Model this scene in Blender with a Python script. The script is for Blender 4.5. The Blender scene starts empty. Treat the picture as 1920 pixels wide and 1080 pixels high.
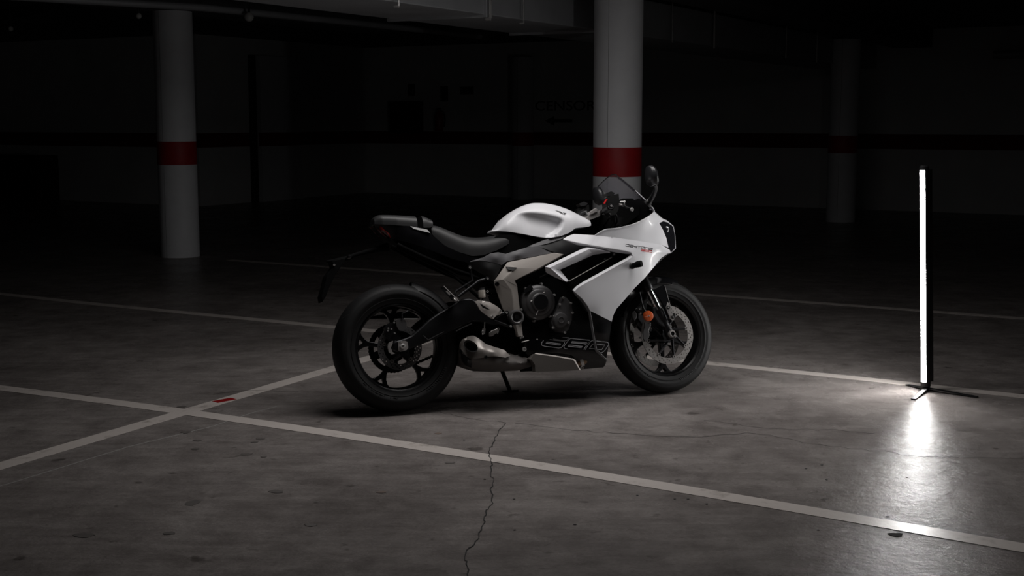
import bpy, bmesh, math, random
import numpy as np
from mathutils import Vector, Matrix
from mathutils.geometry import delaunay_2d_cdt

random.seed(7)
scene = bpy.context.scene
col = scene.collection
PI = math.pi

# ------------------------------------------------------------------ camera, world, lights, exposure
F_PX, HORIZON, CAM_H = 2390.6, 223.8, 1.426
PITCH = math.atan2(540 - HORIZON, F_PX)
cam_data = bpy.data.cameras.new('camera')
cam_data.sensor_width = 36.0
cam_data.lens = 36.0 * F_PX / 1920.0
cam_data.clip_end = 200
cam = bpy.data.objects.new('camera', cam_data)
col.objects.link(cam)
cam.location = (0, 0, CAM_H)
cam.rotation_euler = (PI / 2 - PITCH, 0, 0)
scene.camera = cam

world = bpy.data.worlds.new('world')
scene.world = world
world.use_nodes = True
world.node_tree.nodes['Background'].inputs[0].default_value = (0.9, 0.95, 1.0, 1)
world.node_tree.nodes['Background'].inputs[1].default_value = 0.0

def area_light(name, loc, target, sx, sy, power, color=(1, 1, 1)):
    d = bpy.data.lights.new(name, 'AREA')
    d.shape = 'RECTANGLE'
    d.size, d.size_y, d.energy, d.color = sx, sy, power, color
    o = bpy.data.objects.new(name, d)
    col.objects.link(o)
    o.location = loc
    o.rotation_euler = (Vector(target) - Vector(loc)).to_track_quat('-Z', 'Y').to_euler()
    return o

# the ceiling light over the parking bay, above the frame
OVERHEAD = area_light('overhead_light', (0.22, 6.10, 2.44), (0.22, 6.14, 0), 2.2, 0.8, 34.0, (1.0, 0.97, 0.95))
LED_STRENGTH = 104.0

vs = scene.view_settings
vs.view_transform = 'Standard'
vs.look = 'None'
vs.exposure = 0.0
vs.gamma = 1.0
vs.use_curve_mapping = False

# ------------------------------------------------------------------ placing things: pixels -> real positions at a chosen depth
cp, sp_ = math.cos(PITCH), math.sin(PITCH)
CAM = np.array([0, 0, CAM_H])
PSI, PHI = math.radians(18.18), math.radians(11.38)          # heading and side-stand lean of the motorcycle
HD = np.array([math.cos(PSI), math.sin(PSI), 0])
LF = np.array([-math.sin(PSI), math.cos(PSI), 0])
ZZ = np.array([0, 0, 1.0])
UP = math.cos(PHI) * ZZ + math.sin(PHI) * LF
L2 = math.cos(PHI) * LF - math.sin(PHI) * ZZ
BM = np.stack([HD, L2, UP])
BO = np.array([-0.551, 6.125, 0.002])

def ray(px, py):
    a, b = (px - 960) / F_PX, (540 - py) / F_PX
    return np.array([a, cp + b * sp_, -sp_ + b * cp])

def B(px, py, y):
    """point of the motorcycle (x forward, y left, z up) at the lateral offset y"""
    d, o = BM @ ray(px, py), BM @ (CAM - BO)
    return o + d * ((y - o[1]) / d[1])

def G(px, py, z=0.0):
    d = ray(px, py)
    return CAM + d * ((z - CAM_H) / d[2])

def at_depth(px, py, depth):
    d = ray(px, py)
    return CAM + d * (depth / d[1])

RA = math.radians(-29.5)                                      # the garage's own axes
A_ = np.array([math.cos(RA), math.sin(RA)])
C_ = np.array([-math.sin(RA), math.cos(RA)])
def room(a, c, z=0.0):
    p = A_ * a + C_ * c
    return (p[0], p[1], z)
def on_plane_c(px, py, c):
    d = ray(px, py); n = np.array([C_[0], C_[1], 0])
    return CAM + d * (c / float(d @ n))
def on_plane_a(px, py, a):
    d = ray(px, py); n = np.array([A_[0], A_[1], 0])
    return CAM + d * (a / float(d @ n))

# ------------------------------------------------------------------ materials
def mat(name, color, rough=0.5, metal=0.0, coat=0.0, spec=0.5, noise=None, bump=None, rvar=None, emit=None):
    m = bpy.data.materials.new(name)
    m.use_nodes = True
    nt = m.node_tree
    b = nt.nodes['Principled BSDF']
    b.inputs['Base Color'].default_value = (*color, 1)
    b.inputs['Roughness'].default_value = rough
    b.inputs['Metallic'].default_value = metal
    b.inputs['Coat Weight'].default_value = coat
    b.inputs['Coat Roughness'].default_value = 0.08
    b.inputs['Specular IOR Level'].default_value = spec
    if emit:
        b.inputs['Emission Color'].default_value = (*emit[0], 1)
        b.inputs['Emission Strength'].default_value = emit[1]
    tc = nt.nodes.new('ShaderNodeTexCoord')
    def ntex(scale, detail=6):
        n = nt.nodes.new('ShaderNodeTexNoise')
        n.inputs['Scale'].default_value = scale
        n.inputs['Detail'].default_value = detail
        nt.links.new(tc.outputs['Object'], n.inputs['Vector'])
        return n
    if noise:
        n = ntex(noise[0])
        r = nt.nodes.new('ShaderNodeMixRGB')
        r.inputs[1].default_value = (*[c * (1 - noise[1]) for c in color], 1)
        r.inputs[2].default_value = (*[min(1, c * (1 + noise[1])) for c in color], 1)
        nt.links.new(n.outputs['Fac'], r.inputs[0])
        nt.links.new(r.outputs[0], b.inputs['Base Color'])
    if rvar:
        n = ntex(rvar[0])
        mr = nt.nodes.new('ShaderNodeMapRange')
        mr.inputs[3].default_value, mr.inputs[4].default_value = rvar[1], rvar[2]
        nt.links.new(n.outputs['Fac'], mr.inputs[0])
        nt.links.new(mr.outputs[0], b.inputs['Roughness'])
    if bump:
        n = ntex(bump[0], 8)
        bn = nt.nodes.new('ShaderNodeBump')
        bn.inputs['Strength'].default_value = bump[1]
        bn.inputs['Distance'].default_value = bump[2] if len(bump) > 2 else 0.002
        nt.links.new(n.outputs['Fac'], bn.inputs['Height'])
        nt.links.new(bn.outputs[0], b.inputs['Normal'])
    return m

WHITE = mat('white_satin_paint', (0.72, 0.72, 0.75), 0.40, coat=0.12, bump=(900, 0.03, 0.0005))
GLOSSB = mat('gloss_black', (0.006, 0.006, 0.007), 0.18, spec=0.5)
BLACK = mat('black_plastic', (0.008, 0.008, 0.009), 0.5, bump=(700, 0.08, 0.0006))
DEEP = mat('deep_black', (0.002, 0.002, 0.0022), 0.8, spec=0.1)
BMETAL = mat('black_metal', (0.018, 0.018, 0.02), 0.38, metal=0.6)
GUNM = mat('graphite_cover', (0.085, 0.083, 0.085), 0.42, metal=0.35, bump=(500, 0.06, 0.0005))
RUBBER = mat('tyre_rubber', (0.007, 0.007, 0.0075), 0.62, spec=0.3, noise=(40, 0.25), bump=(220, 0.15, 0.0008))
GRIP = mat('grip_rubber', (0.004, 0.004, 0.004), 0.5, spec=0.35)
TAUPE = mat('frame_taupe', (0.36, 0.33, 0.305), 0.48, metal=0.2, bump=(600, 0.05, 0.0005))
SILVER = mat('silver_cast', (0.42, 0.40, 0.39), 0.36, metal=0.45)
STEEL = mat('steel', (0.62, 0.61, 0.6), 0.25, metal=0.5)
DISC = mat('disc_steel', (0.26, 0.245, 0.235), 0.42, metal=0.6, noise=(60, 0.1))
CHROME = mat('fork_chrome', (0.75, 0.75, 0.77), 0.12, metal=1.0)
SHIELD = mat('exhaust_shield', (0.15, 0.138, 0.128), 0.45, metal=0.3)
EXH = mat('brushed_exhaust', (0.25, 0.23, 0.215), 0.36, metal=0.5, noise=(30, 0.12))
HEEL = mat('heel_guard_silver', (0.55, 0.51, 0.48), 0.4, metal=0.25)
EXHD = mat('exhaust_can', (0.11, 0.10, 0.095), 0.6, metal=0.2, noise=(25, 0.15))
BRONZE = mat('heat_tinted_pipe', (0.22, 0.15, 0.10), 0.35, metal=0.9)
SEATM = mat('seat_vinyl', (0.014, 0.014, 0.015), 0.55, bump=(420, 0.25, 0.0008))
PILL = mat('grey_plastic', (0.10, 0.098, 0.105), 0.6)
PILLD = mat('dark_seat_shell', (0.018, 0.018, 0.019), 0.5)
FLANGE = mat('grey_flange', (0.20, 0.20, 0.21), 0.4)
ORANGE = mat('orange_reflector', (0.62, 0.11, 0.025), 0.3, coat=0.6)
REDLENS = mat('red_lens', (0.09, 0.006, 0.005), 0.25, coat=0.3)
REDP = mat('red_print', (0.55, 0.02, 0.03), 0.4)
REDSW = mat('red_switch', (0.8, 0.03, 0.03), 0.4)
INK = mat('black_print', (0.006, 0.006, 0.008), 0.4)
LINEP = mat('grey_pinstripe', (0.42, 0.42, 0.44), 0.35)
LENS = mat('headlight_lens', (0.010, 0.010, 0.012), 0.06, spec=0.7)
GLINT = mat('lens_glint_white', (0.8, 0.8, 0.82), 0.15, metal=0.6)  # white for the highlight drawn on the headlight lens
MIRG = mat('mirror_shell', (0.018, 0.018, 0.02), 0.3)
POT = mat('brake_fluid_pot', (0.30, 0.27, 0.24), 0.35)

def screen_mat():
    m = bpy.data.materials.new('smoked_screen')
    m.use_nodes = True
    nt = m.node_tree
    nt.nodes.remove(nt.nodes['Principled BSDF'])
    out = nt.nodes['Material Output']
    tr = nt.nodes.new('ShaderNodeBsdfTransparent'); tr.inputs[0].default_value = (0.87, 0.86, 0.89, 1)
    gl = nt.nodes.new('ShaderNodeBsdfGlossy'); gl.inputs[0].default_value = (1, 1, 1, 1); gl.inputs['Roughness'].default_value = 0.06
    lw = nt.nodes.new('ShaderNodeLayerWeight'); lw.inputs[0].default_value = 0.5
    pw = nt.nodes.new('ShaderNodeMath'); pw.operation = 'POWER'; pw.inputs[1].default_value = 4.0
    nt.links.new(lw.outputs['Facing'], pw.inputs[0])
    fr = nt.nodes.new('ShaderNodeMath'); fr.operation = 'MULTIPLY_ADD'; fr.inputs[1].default_value = 0.5; fr.inputs[2].default_value = 0.03
    nt.links.new(pw.outputs[0], fr.inputs[0])
    mx = nt.nodes.new('ShaderNodeMixShader')
    nt.links.new(fr.outputs[0], mx.inputs[0]); nt.links.new(tr.outputs[0], mx.inputs[1]); nt.links.new(gl.outputs[0], mx.inputs[2])
    nt.links.new(mx.outputs[0], out.inputs[0])
    return m
SCREEN = screen_mat()

def floor_mat():
    m = bpy.data.materials.new('sealed_concrete_floor')
    m.use_nodes = True
    nt = m.node_tree
    b = nt.nodes['Principled BSDF']
    tc = nt.nodes.new('ShaderNodeTexCoord')
    mp = nt.nodes.new('ShaderNodeMapping'); mp.inputs['Rotation'].default_value = (0, 0, math.radians(12)); mp.inputs['Scale'].default_value = (1, 1.0, 1)
    nt.links.new(tc.outputs['Object'], mp.inputs[0])
    def noise(scale, detail=8, rough=0.6, src=mp, dist=0.0):
        n = nt.nodes.new('ShaderNodeTexNoise')
        n.inputs['Scale'].default_value, n.inputs['Detail'].default_value, n.inputs['Roughness'].default_value = scale, detail, rough
        n.inputs['Distortion'].default_value = dist
        nt.links.new(src.outputs[0], n.inputs['Vector'])
        return n
    def ramp(n, stops):
        r = nt.nodes.new('ShaderNodeValToRGB')
        while len(r.color_ramp.elements) < len(stops): r.color_ramp.elements.new(0.5)
        for e, (p, c) in zip(r.color_ramp.elements, stops):
            e.position, e.color = p, (c[0], c[1], c[2], 1)
        nt.links.new(n.outputs['Fac'] if 'Fac' in n.outputs else n.outputs[0], r.inputs[0])
        return r
    def mix(kind, fac, a, c):
        x = nt.nodes.new('ShaderNodeMixRGB'); x.blend_type = kind
        x.inputs[0].default_value = fac
        nt.links.new(a.outputs[0], x.inputs[1]); nt.links.new(c.outputs[0], x.inputs[2])
        return x
    big = ramp(noise(0.9, 6, 0.62, dist=0.6), [(0.30, (0.225, 0.203, 0.195)), (0.72, (0.40, 0.367, 0.352))])
    med = ramp(noise(5.0, 10, 0.68, dist=0.3), [(0.30, (0.50, 0.485, 0.48)), (0.68, (1.05, 1.05, 1.05))])
    fine = ramp(noise(70, 5, 0.7), [(0.30, (0.72, 0.72, 0.72)), (0.62, (1.0, 1.0, 1.0))])
    mp2 = nt.nodes.new('ShaderNodeMapping'); mp2.inputs['Rotation'].default_value = (0, 0, math.radians(8)); mp2.inputs['Scale'].default_value = (1.6, 8.0, 1)
    nt.links.new(tc.outputs['Object'], mp2.inputs[0])
    streak = ramp(noise(2.2, 9, 0.7, mp2, 0.4), [(0.30, (0.66, 0.65, 0.645)), (0.62, (1.0, 1.0, 1.0))])
    spots = ramp(noise(9.0, 3, 0.5), [(0.27, (0.42, 0.41, 0.40)), (0.33, (1.0, 1.0, 1.0))])
    c = mix('MULTIPLY', 0.85, big, med)
    c = mix('MULTIPLY', 0.8, c, fine)
    c = mix('MULTIPLY', 0.75, c, streak)
    c = mix('MULTIPLY', 0.8, c, spots)
    nt.links.new(c.outputs[0], b.inputs['Base Color'])
    rr = nt.nodes.new('ShaderNodeMapRange')
    rr.inputs[1].default_value, rr.inputs[2].default_value = 0.3, 0.7
    rr.inputs[3].default_value, rr.inputs[4].default_value = 0.17, 0.37
    nt.links.new(noise(3.0, 8, 0.7, dist=0.5).outputs['Fac'], rr.inputs[0])
    nt.links.new(rr.outputs[0], b.inputs['Roughness'])
    b.inputs['Specular IOR Level'].default_value = 0.042
    b1 = nt.nodes.new('ShaderNodeBump'); b1.inputs['Strength'].default_value = 0.48; b1.inputs['Distance'].default_value = 0.012
    nt.links.new(noise(11, 9, 0.68).outputs['Fac'], b1.inputs['Height'])
    b2 = nt.nodes.new('ShaderNodeBump'); b2.inputs['Strength'].default_value = 0.25; b2.inputs['Distance'].default_value = 0.002
    nt.links.new(noise(90, 4, 0.6).outputs['Fac'], b2.inputs['Height'])
    nt.links.new(b1.outputs[0], b2.inputs['Normal'])
    nt.links.new(b2.outputs[0], b.inputs['Normal'])
    return m
FLOOR = floor_mat()

def worn_paint(name, color):
    m = mat(name, color, 0.33)
    nt = m.node_tree; b = nt.nodes['Principled BSDF']
    tc = nt.nodes.new('ShaderNodeTexCoord')
    def nz(scale, detail, rough):
        n = nt.nodes.new('ShaderNodeTexNoise'); n.inputs['Scale'].default_value = scale; n.inputs['Detail'].default_value = detail
        n.inputs['Roughness'].default_value = rough; nt.links.new(tc.outputs['Object'], n.inputs['Vector']); return n
    r = nt.nodes.new('ShaderNodeValToRGB')
    r.color_ramp.elements[0].position, r.color_ramp.elements[0].color = 0.30, (color[0] * .42, color[1] * .40, color[2] * .38, 1)
    r.color_ramp.elements[1].position, r.color_ramp.elements[1].color = 0.44, (*color, 1)
    nt.links.new(nz(7, 10, 0.72).outputs['Fac'], r.inputs[0])
    nt.links.new(r.outputs[0], b.inputs['Base Color'])
    bn = nt.nodes.new('ShaderNodeBump'); bn.inputs['Strength'].default_value = 0.3; bn.inputs['Distance'].default_value = 0.004
    nt.links.new(nz(14, 8, 0.65).outputs['Fac'], bn.inputs['Height']); nt.links.new(bn.outputs[0], b.inputs['Normal'])
    return m
LINE = worn_paint('worn_white_line_paint', (0.64, 0.585, 0.55))
MARK = worn_paint('worn_red_paint', (0.33, 0.012, 0.014))
PILLW = mat('pillar_white_paint', (0.80, 0.81, 0.84), 0.6, noise=(6, 0.10), bump=(60, 0.15, 0.003))
PILLR = mat('pillar_red_paint', (0.36, 0.008, 0.012), 0.55, noise=(9, 0.25), bump=(60, 0.15, 0.003))
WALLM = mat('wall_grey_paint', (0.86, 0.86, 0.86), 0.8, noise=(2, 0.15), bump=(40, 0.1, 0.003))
WALLR = mat('wall_red_stripe', (0.16, 0.004, 0.006), 0.75, noise=(2, 0.15))
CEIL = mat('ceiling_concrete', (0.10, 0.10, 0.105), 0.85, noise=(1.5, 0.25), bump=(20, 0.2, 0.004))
DUCT = mat('galvanised_duct', (0.46, 0.47, 0.49), 0.55, metal=0.3, noise=(4, 0.2))
DARKB = mat('dark_cabinet', (0.03, 0.012, 0.012), 0.6)
CRACKM = mat('crack_dirt', (0.012, 0.011, 0.011), 0.9)
GLOBE = mat('milky_globe', (0.6, 0.6, 0.58), 0.4)
STANDM = mat('stand_black', (0.012, 0.012, 0.013), 0.45)
LEDM = mat('led_tube_diffuser', (0.9, 0.9, 0.9), 0.4, emit=((1.0, 0.985, 0.97), LED_STRENGTH))

# ------------------------------------------------------------------ mesh helpers
def link(name, me, m, parent=None, label=None):
    o = bpy.data.objects.new(name, me)
    col.objects.link(o)
    if m is not None and not me.materials: me.materials.append(m)
    if parent is not None: o.parent = parent
    if label: o['label'] = label
    return o

def finish(me, sharp=35):
    bm = bmesh.new(); bm.from_mesh(me)
    lim = math.radians(sharp)
    for f in bm.faces: f.smooth = True
    for e in bm.edges:
        if len(e.link_faces) == 2:
            e.smooth = e.calc_face_angle(0) < lim
        else: e.smooth = False
    bm.to_mesh(me); bm.free()

def build(name, verts, faces, m, parent=None, sharp=35, label=None, bevel=0, recalc=True):
    me = bpy.data.meshes.new(name)
    me.from_pydata([tuple(map(float, v)) for v in verts], [], [tuple(f) for f in faces])
    if recalc:
        bm = bmesh.new(); bm.from_mesh(me)
        bmesh.ops.remove_doubles(bm, verts=bm.verts, dist=1e-6)
        bmesh.ops.recalc_face_normals(bm, faces=bm.faces)
        bm.to_mesh(me); bm.free()
    finish(me, sharp)
    o = link(name, me, m, parent, label)
    if bevel:
        b = o.modifiers.new('bevel', 'BEVEL'); b.width = bevel; b.segments = 2; b.limit_method = 'ANGLE'; b.angle_limit = math.radians(40)
        b.harden_normals = False
    return o

def mirror_copy(o, parent):
    c = o.copy(); col.objects.link(c); c.parent = parent; c.scale = (1, -1, 1)
    for ch in list(o.children):
        k = ch.copy(); col.objects.link(k); k.parent = c
    return c

def cr(pts, n=4, closed=False):
    """Catmull-Rom through the points"""
    P = [np.array(p, float) for p in pts]; out = []
    N = len(P)
    for i in range(N if closed else N - 1):
        p1, p2 = P[i], P[(i + 1) % N]
        p0 = P[i - 1] if (closed or i > 0) else 2 * p1 - p2
        p3 = P[(i + 2) % N] if (closed or i + 2 < N) else 2 * p2 - p1
        for k in range(n):
            t = k / n
            out.append(0.5 * (2 * p1 + (p2 - p0) * t + (2 * p0 - 5 * p1 + 4 * p2 - p3) * t * t + (3 * p1 - p0 - 3 * p2 + p3) * t ** 3))
    if not closed: out.append(P[-1])
    return [tuple(p) for p in out]

def inside(x, y, poly):
    r = False; j = len(poly) - 1
    for i in range(len(poly)):
        xi, yi, xj, yj = poly[i][0], poly[i][1], poly[j][0], poly[j][1]
        if (yi > y) != (yj > y) and x < (xj - xi) * (y - yi) / (yj - yi) + xi: r = not r
        j = i
    return r

def tps(P, V):
    P = np.array(P, float); n = len(P)
    s = max(P.max(0) - P.min(0)) or 1; c0 = P.mean(0); Q = (P - c0) / s
    d = np.linalg.norm(Q[:, None] - Q[None], axis=2)
    K = np.where(d > 0, d * d * np.log(d + 1e-12), 0) + 1e-5 * np.eye(n)
    L = np.zeros((n + 3, n + 3)); L[:n, :n] = K; L[:n, n] = 1; L[:n, n + 1:] = Q; L[n, :n] = 1; L[n + 1:, :n] = Q.T
    w = np.linalg.solve(L, np.concatenate([np.array(V, float), np.zeros(3)]))
    def f(x, y):
        q = (np.array([x, y]) - c0) / s
        r = np.linalg.norm(Q - q, axis=1)
        return float((np.where(r > 0, r * r * np.log(r + 1e-12), 0) * w[:n]).sum() + w[n] + w[n + 1] * q[0] + w[n + 2] * q[1])
    return f

def densify(pts, step):
    out = []
    for i, p in enumerate(pts):
        q = pts[(i + 1) % len(pts)]
        L = math.hypot(q[0] - p[0], q[1] - p[1]); n = max(1, int(L / step))
        for k in range(n):
            t = k / n
            out.append(tuple(p[j] + (q[j] - p[j]) * t for j in range(len(p))))
    return out

def triangulate(loop, holes=(), inner=()):
    """2D constrained triangulation of a loop with holes -> points, triangles"""
    V, E = [], []
    for lp in [loop] + list(holes):
        s = len(V); n = len(lp)
        V += [Vector((p[0], p[1])) for p in lp]
        E += [(s + i, s + (i + 1) % n) for i in range(n)]
    V += [Vector(p[:2]) for p in inner]
    ov, oe, of, *_ = delaunay_2d_cdt(V, E, [], 0, 1e-6)
    T = []
    for f in of:
        cx = sum(ov[i][0] for i in f) / 3; cy = sum(ov[i][1] for i in f) / 3
        if inside(cx, cy, loop) and not any(inside(cx, cy, h) for h in holes): T.append(tuple(f))
    return [(v[0], v[1]) for v in ov], T

def solid_from_front(name, front, back, T, m, parent, label=None, sharp=35, bevel=0, mback=None):
    n = len(front); V = list(front) + list(back); Fc = []
    edges = {}
    for t in T:
        Fc.append(t); Fc.append(tuple(n + i for i in reversed(t)))
        for i in range(3):
            a, b = t[i], t[(i + 1) % 3]
            edges[(a, b)] = edges.get((a, b), 0) + 1
    for (a, b) in list(edges):
        if (b, a) not in edges: Fc.append((b, a, a + n, b + n))
    me = bpy.data.meshes.new(name)
    me.from_pydata([tuple(map(float, v)) for v in V], [], Fc)
    if mback is not None:
        me.materials.append(m); me.materials.append(mback)
        for k in range(len(T)): me.polygons[2 * k + 1].material_index = 1
    finish(me, sharp)
    o = link(name, me, m, parent, label)
    if bevel:
        b = o.modifiers.new('bevel', 'BEVEL'); b.width = bevel; b.segments = 2; b.limit_method = 'ANGLE'; b.angle_limit = math.radians(42)
    return o

def sheet(name, outline, m, parent, ctrl=(), t=0.004, res=4.0, step=3.0, flat=False, holes=(), label=None, bevel=0.0, mback=None, sharp=35):
    """panel traced as (px, py, lateral offset); interior offset by thin-plate spline; real thickness t"""
    lp = densify(outline, step)
    bx = [p[0] for p in lp]; by = [p[1] for p in lp]
    sub = lp[::max(1, len(lp) // 90)]
    f = tps([(p[0], p[1]) for p in sub] + [(c[0], c[1]) for c in ctrl], [p[2] for p in sub] + [c[2] for c in ctrl])
    inner = []
    x = min(bx) + res / 2; row = 0
    LP = np.array([(p[0], p[1]) for p in lp])
    while x < max(bx):
        y = min(by) + (res / 2 if row % 2 else 0)
        while y < max(by):
            if inside(x, y, lp) and np.min(np.hypot(LP[:, 0] - x, LP[:, 1] - y)) > res * 0.55: inner.append((x, y))
            y += res
        x += res; row += 1
    P2, T = triangulate(lp, holes, inner)
    key = {(round(p[0], 3), round(p[1], 3)): p[2] for p in lp}
    dep = [key.get((round(p[0], 3), round(p[1], 3))) for p in P2]
    dep = [d if d is not None else f(p[0], p[1]) for d, p in zip(dep, P2)]
    front = [B(p[0], p[1], d) for p, d in zip(P2, dep)]
    # orient triangles to -y (towards the near side)
    TT = []
    nv = [np.zeros(3) for _ in front]
    for tr in T:
        a, b, c = (front[i] for i in tr)
        nn = np.cross(b - a, c - a)
        if nn[1] > 0: tr = (tr[0], tr[2], tr[1]); nn = -nn
        TT.append(tr)
        for i in tr: nv[i] = nv[i] + nn
    back = []
    for p, nn in zip(front, nv):
        if flat: back.append(p + np.array([0, t, 0]))
        else:
            l = np.linalg.norm(nn); back.append(p - nn / l * t if l > 0 else p + np.array([0, t, 0]))
    o = solid_from_front(name, front, back, TT, m, parent, label, sharp, bevel, mback)
    return o, f

def facets(name, pts, polys, m, parent, t=0.004, bevel=0.0015, label=None):
    """faceted panel from named points (px, py, y)"""
    names = list(pts); V = [B(*pts[k]) for k in names]
    Fc = [[names.index(k) for k in p] for p in polys]
    o = build(name, V, Fc, m, parent, 20, label)
    s = o.modifiers.new('thick', 'SOLIDIFY'); s.thickness = t; s.offset = -1
    b = o.modifiers.new('bevel', 'BEVEL'); b.width = bevel; b.segments = 2; b.limit_method = 'ANGLE'; b.angle_limit = math.radians(25)
    return o

def frame_of(d):
    d = np.array(d, float); d /= np.linalg.norm(d)
    a = np.array([0, 0, 1.0]) if abs(d[2]) < 0.9 else np.array([1.0, 0, 0])
    u = np.cross(a, d); u /= np.linalg.norm(u)
    return d, u, np.cross(d, u)

def tube_vf(pts, r, n=12, cap=True):
    P = [np.array(p, float) for p in pts]; R = r if hasattr(r, '__len__') else [r] * len(P)
    V, Fc = [], []
    u = None
    for i, p in enumerate(P):
        if i == 0: d = P[1] - P[0]
        elif i == len(P) - 1: d = P[-1] - P[-2]
        else:
            d1 = P[i] - P[i - 1]; d2 = P[i + 1] - P[i]
            d = d1 / (np.linalg.norm(d1) + 1e-9) + d2 / (np.linalg.norm(d2) + 1e-9)
        d = d / (np.linalg.norm(d) + 1e-9)
        if u is None: _, u, w = frame_of(d)
        else:
            u = u - d * (u @ d); u /= np.linalg.norm(u); w = np.cross(d, u)
        for k in range(n):
            a = 2 * PI * k / n
            V.append(p + R[i] * (math.cos(a) * u + math.sin(a) * w))
    for i in range(len(P) - 1):
        for k in range(n):
            a, b = i * n + k, i * n + (k + 1) % n
            Fc.append((a, b, b + n, a + n))
    if cap:
        Fc.append(tuple(range(n))[::-1]); Fc.append(tuple(range((len(P) - 1) * n, len(P) * n)))
    return V, Fc

def tube(name, pts, r, m, parent, n=12, label=None, sharp=40):
    V, Fc = tube_vf(pts, r, n)
    return build(name, V, Fc, m, parent, sharp, label)

def lathe_vf(profile, center, axis=(0, -1, 0), n=64, a0=0, a1=2 * PI, closed_profile=False):
    """profile of (radius, along-axis) turned about an axis"""
    d, u, w = frame_of(axis); c = np.array(center, float)
    full = abs((a1 - a0) - 2 * PI) < 1e-6
    m_ = n if full else n + 1
    V, Fc = [], []
    for k in range(m_):
        a = a0 + (a1 - a0) * k / n
        dr = math.cos(a) * u + math.sin(a) * w
        for (r, h) in profile: V.append(c + dr * r + d * h)
    L = len(profile)
    for k in range(n):
        k2 = (k + 1) % m_ if full else k + 1
        for j in range(L - 1 + (1 if closed_profile else 0)):
            j2 = (j + 1) % L
            Fc.append((k * L + j, k * L + j2, k2 * L + j2, k2 * L + j))
    return V, Fc

def lathe(name, profile, center, m, parent, axis=(0, -1, 0), n=48, label=None, sharp=35, closed=False):
    V, Fc = lathe_vf(profile, center, axis, n, closed_profile=closed)
    return build(name, V, Fc, m, parent, sharp, label)

def plate_xz(name, loop, y0, y1, m, parent, holes=(), label=None, bevel=0, origin=(0, 0), sharp=35):
    """flat plate in the motorcycle's side plane between offsets y0 (near) and y1"""
    P2, T = triangulate(loop, holes)
    front = [np.array([origin[0] + p[0], y0, origin[1] + p[1]]) for p in P2]
    back = [np.array([origin[0] + p[0], y1, origin[1] + p[1]]) for p in P2]
    TT = []
    for t in T:
        a, b, c = (front[i] for i in t)
        TT.append(t if np.cross(b - a, c - a)[1] < 0 else (t[0], t[2], t[1]))
    return solid_from_front(name, front, back, TT, m, parent, label, sharp, bevel)

def circle(r, n, cx=0, cz=0, ph=0):
    return [(cx + r * math.cos(2 * PI * k / n + ph), cz + r * math.sin(2 * PI * k / n + ph)) for k in range(n)]

def bolt(px, py, y, r, parent, m=STEEL, name='bolt', h=0.006):
    c = B(px, py, y)
    return lathe(name, [(0.0, h * 0.45), (r * 0.5, h * 0.45), (r * 0.55, h), (r * 0.9, h), (r, h * 0.7), (r, -0.004), (0, -0.004)], c, m, parent, n=12)

def box_vf(lo, hi):
    x0, y0, z0 = lo; x1, y1, z1 = hi
    V = [(x0, y0, z0), (x1, y0, z0), (x1, y1, z0), (x0, y1, z0), (x0, y0, z1), (x1, y0, z1), (x1, y1, z1), (x0, y1, z1)]
    return V, [(0, 3, 2, 1), (4, 5, 6, 7), (0, 1, 5, 4), (1, 2, 6, 5), (2, 3, 7, 6), (3, 0, 4, 7)]

def join_vf(*parts):
    V, Fc = [], []
    for v, f in parts:
        s = len(V); V += list(v); Fc += [tuple(i + s for i in q) for q in f]
    return V, Fc

def loft(name, secs, m, parent, closed=True, label=None, sharp=35, caps=True):
    n = len(secs[0]); V = [p for s in secs for p in s]; Fc = []
    for i in range(len(secs) - 1):
        for k in range(n if closed else n - 1):
            a, b = i * n + k, i * n + (k + 1) % n
            Fc.append((a, b, b + n, a + n))
    if caps and closed:
        Fc.append(tuple(range(n))[::-1]); Fc.append(tuple(range((len(secs) - 1) * n, len(secs) * n)))
    return build(name, V, Fc, m, parent, sharp, label)

def strokes(name, lines, depth, w, m, parent, lift=0.0012, label=None, closed=()):
    """thin raised lines following a panel; lines are pixel polylines, depth(px,py) the panel's offset"""
    V, Fc = [], []
    for li, ln in enumerate(lines):
        P = [B(x, y, depth(x, y) - lift) for x, y in ln]
        cl = li in closed
        n = len(P)
        rows = []
        for i in range(n):
            a = P[i - 1] if (i > 0 or cl) else P[i]; b = P[(i + 1) % n] if (i < n - 1 or cl) else P[i]
            d = b - a; d /= np.linalg.norm(d) + 1e-9
            d1 = P[i] - a; d2 = b - P[i]
            l1, l2 = np.linalg.norm(d1), np.linalg.norm(d2)
            k = 1.0
            if l1 > 1e-9 and l2 > 1e-9:
                c = float(d1 @ d2 / l1 / l2); k = min(1.8, 1 / max(0.35, math.sqrt(max(0, (1 + c) / 2))))
            s = np.cross(np.array([0, -1.0, 0]), d); s /= np.linalg.norm(s) + 1e-9
            rows.append((P[i] + s * w * k / 2, P[i] - s * w * k / 2))
        st = len(V)
        for a, b in rows: V += [a, b, a + np.array([0, .001, 0]), b + np.array([0, .001, 0])]
        for i in range(n if cl else n - 1):
            p, q = st + 4 * i, st + 4 * ((i + 1) % n)
            Fc += [(p, p + 1, q + 1, q), (p + 2, q + 2, q + 3, p + 3), (p, q, q + 2, p + 2), (p + 1, p + 3, q + 3, q + 1)]
    return build(name, V, Fc, m, parent, 35, label)

def empty(name, loc=(0, 0, 0)):
    o = bpy.data.objects.new(name, None); col.objects.link(o); o.location = loc; o.empty_display_size = 0.1
    return o
def tag(o, label=None, cat=None, group=None, kind=None):
    if label: o['label'] = label
    if cat: o['category'] = cat
    if group: o['group'] = group
    if kind: o['kind'] = kind
    return o

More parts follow.
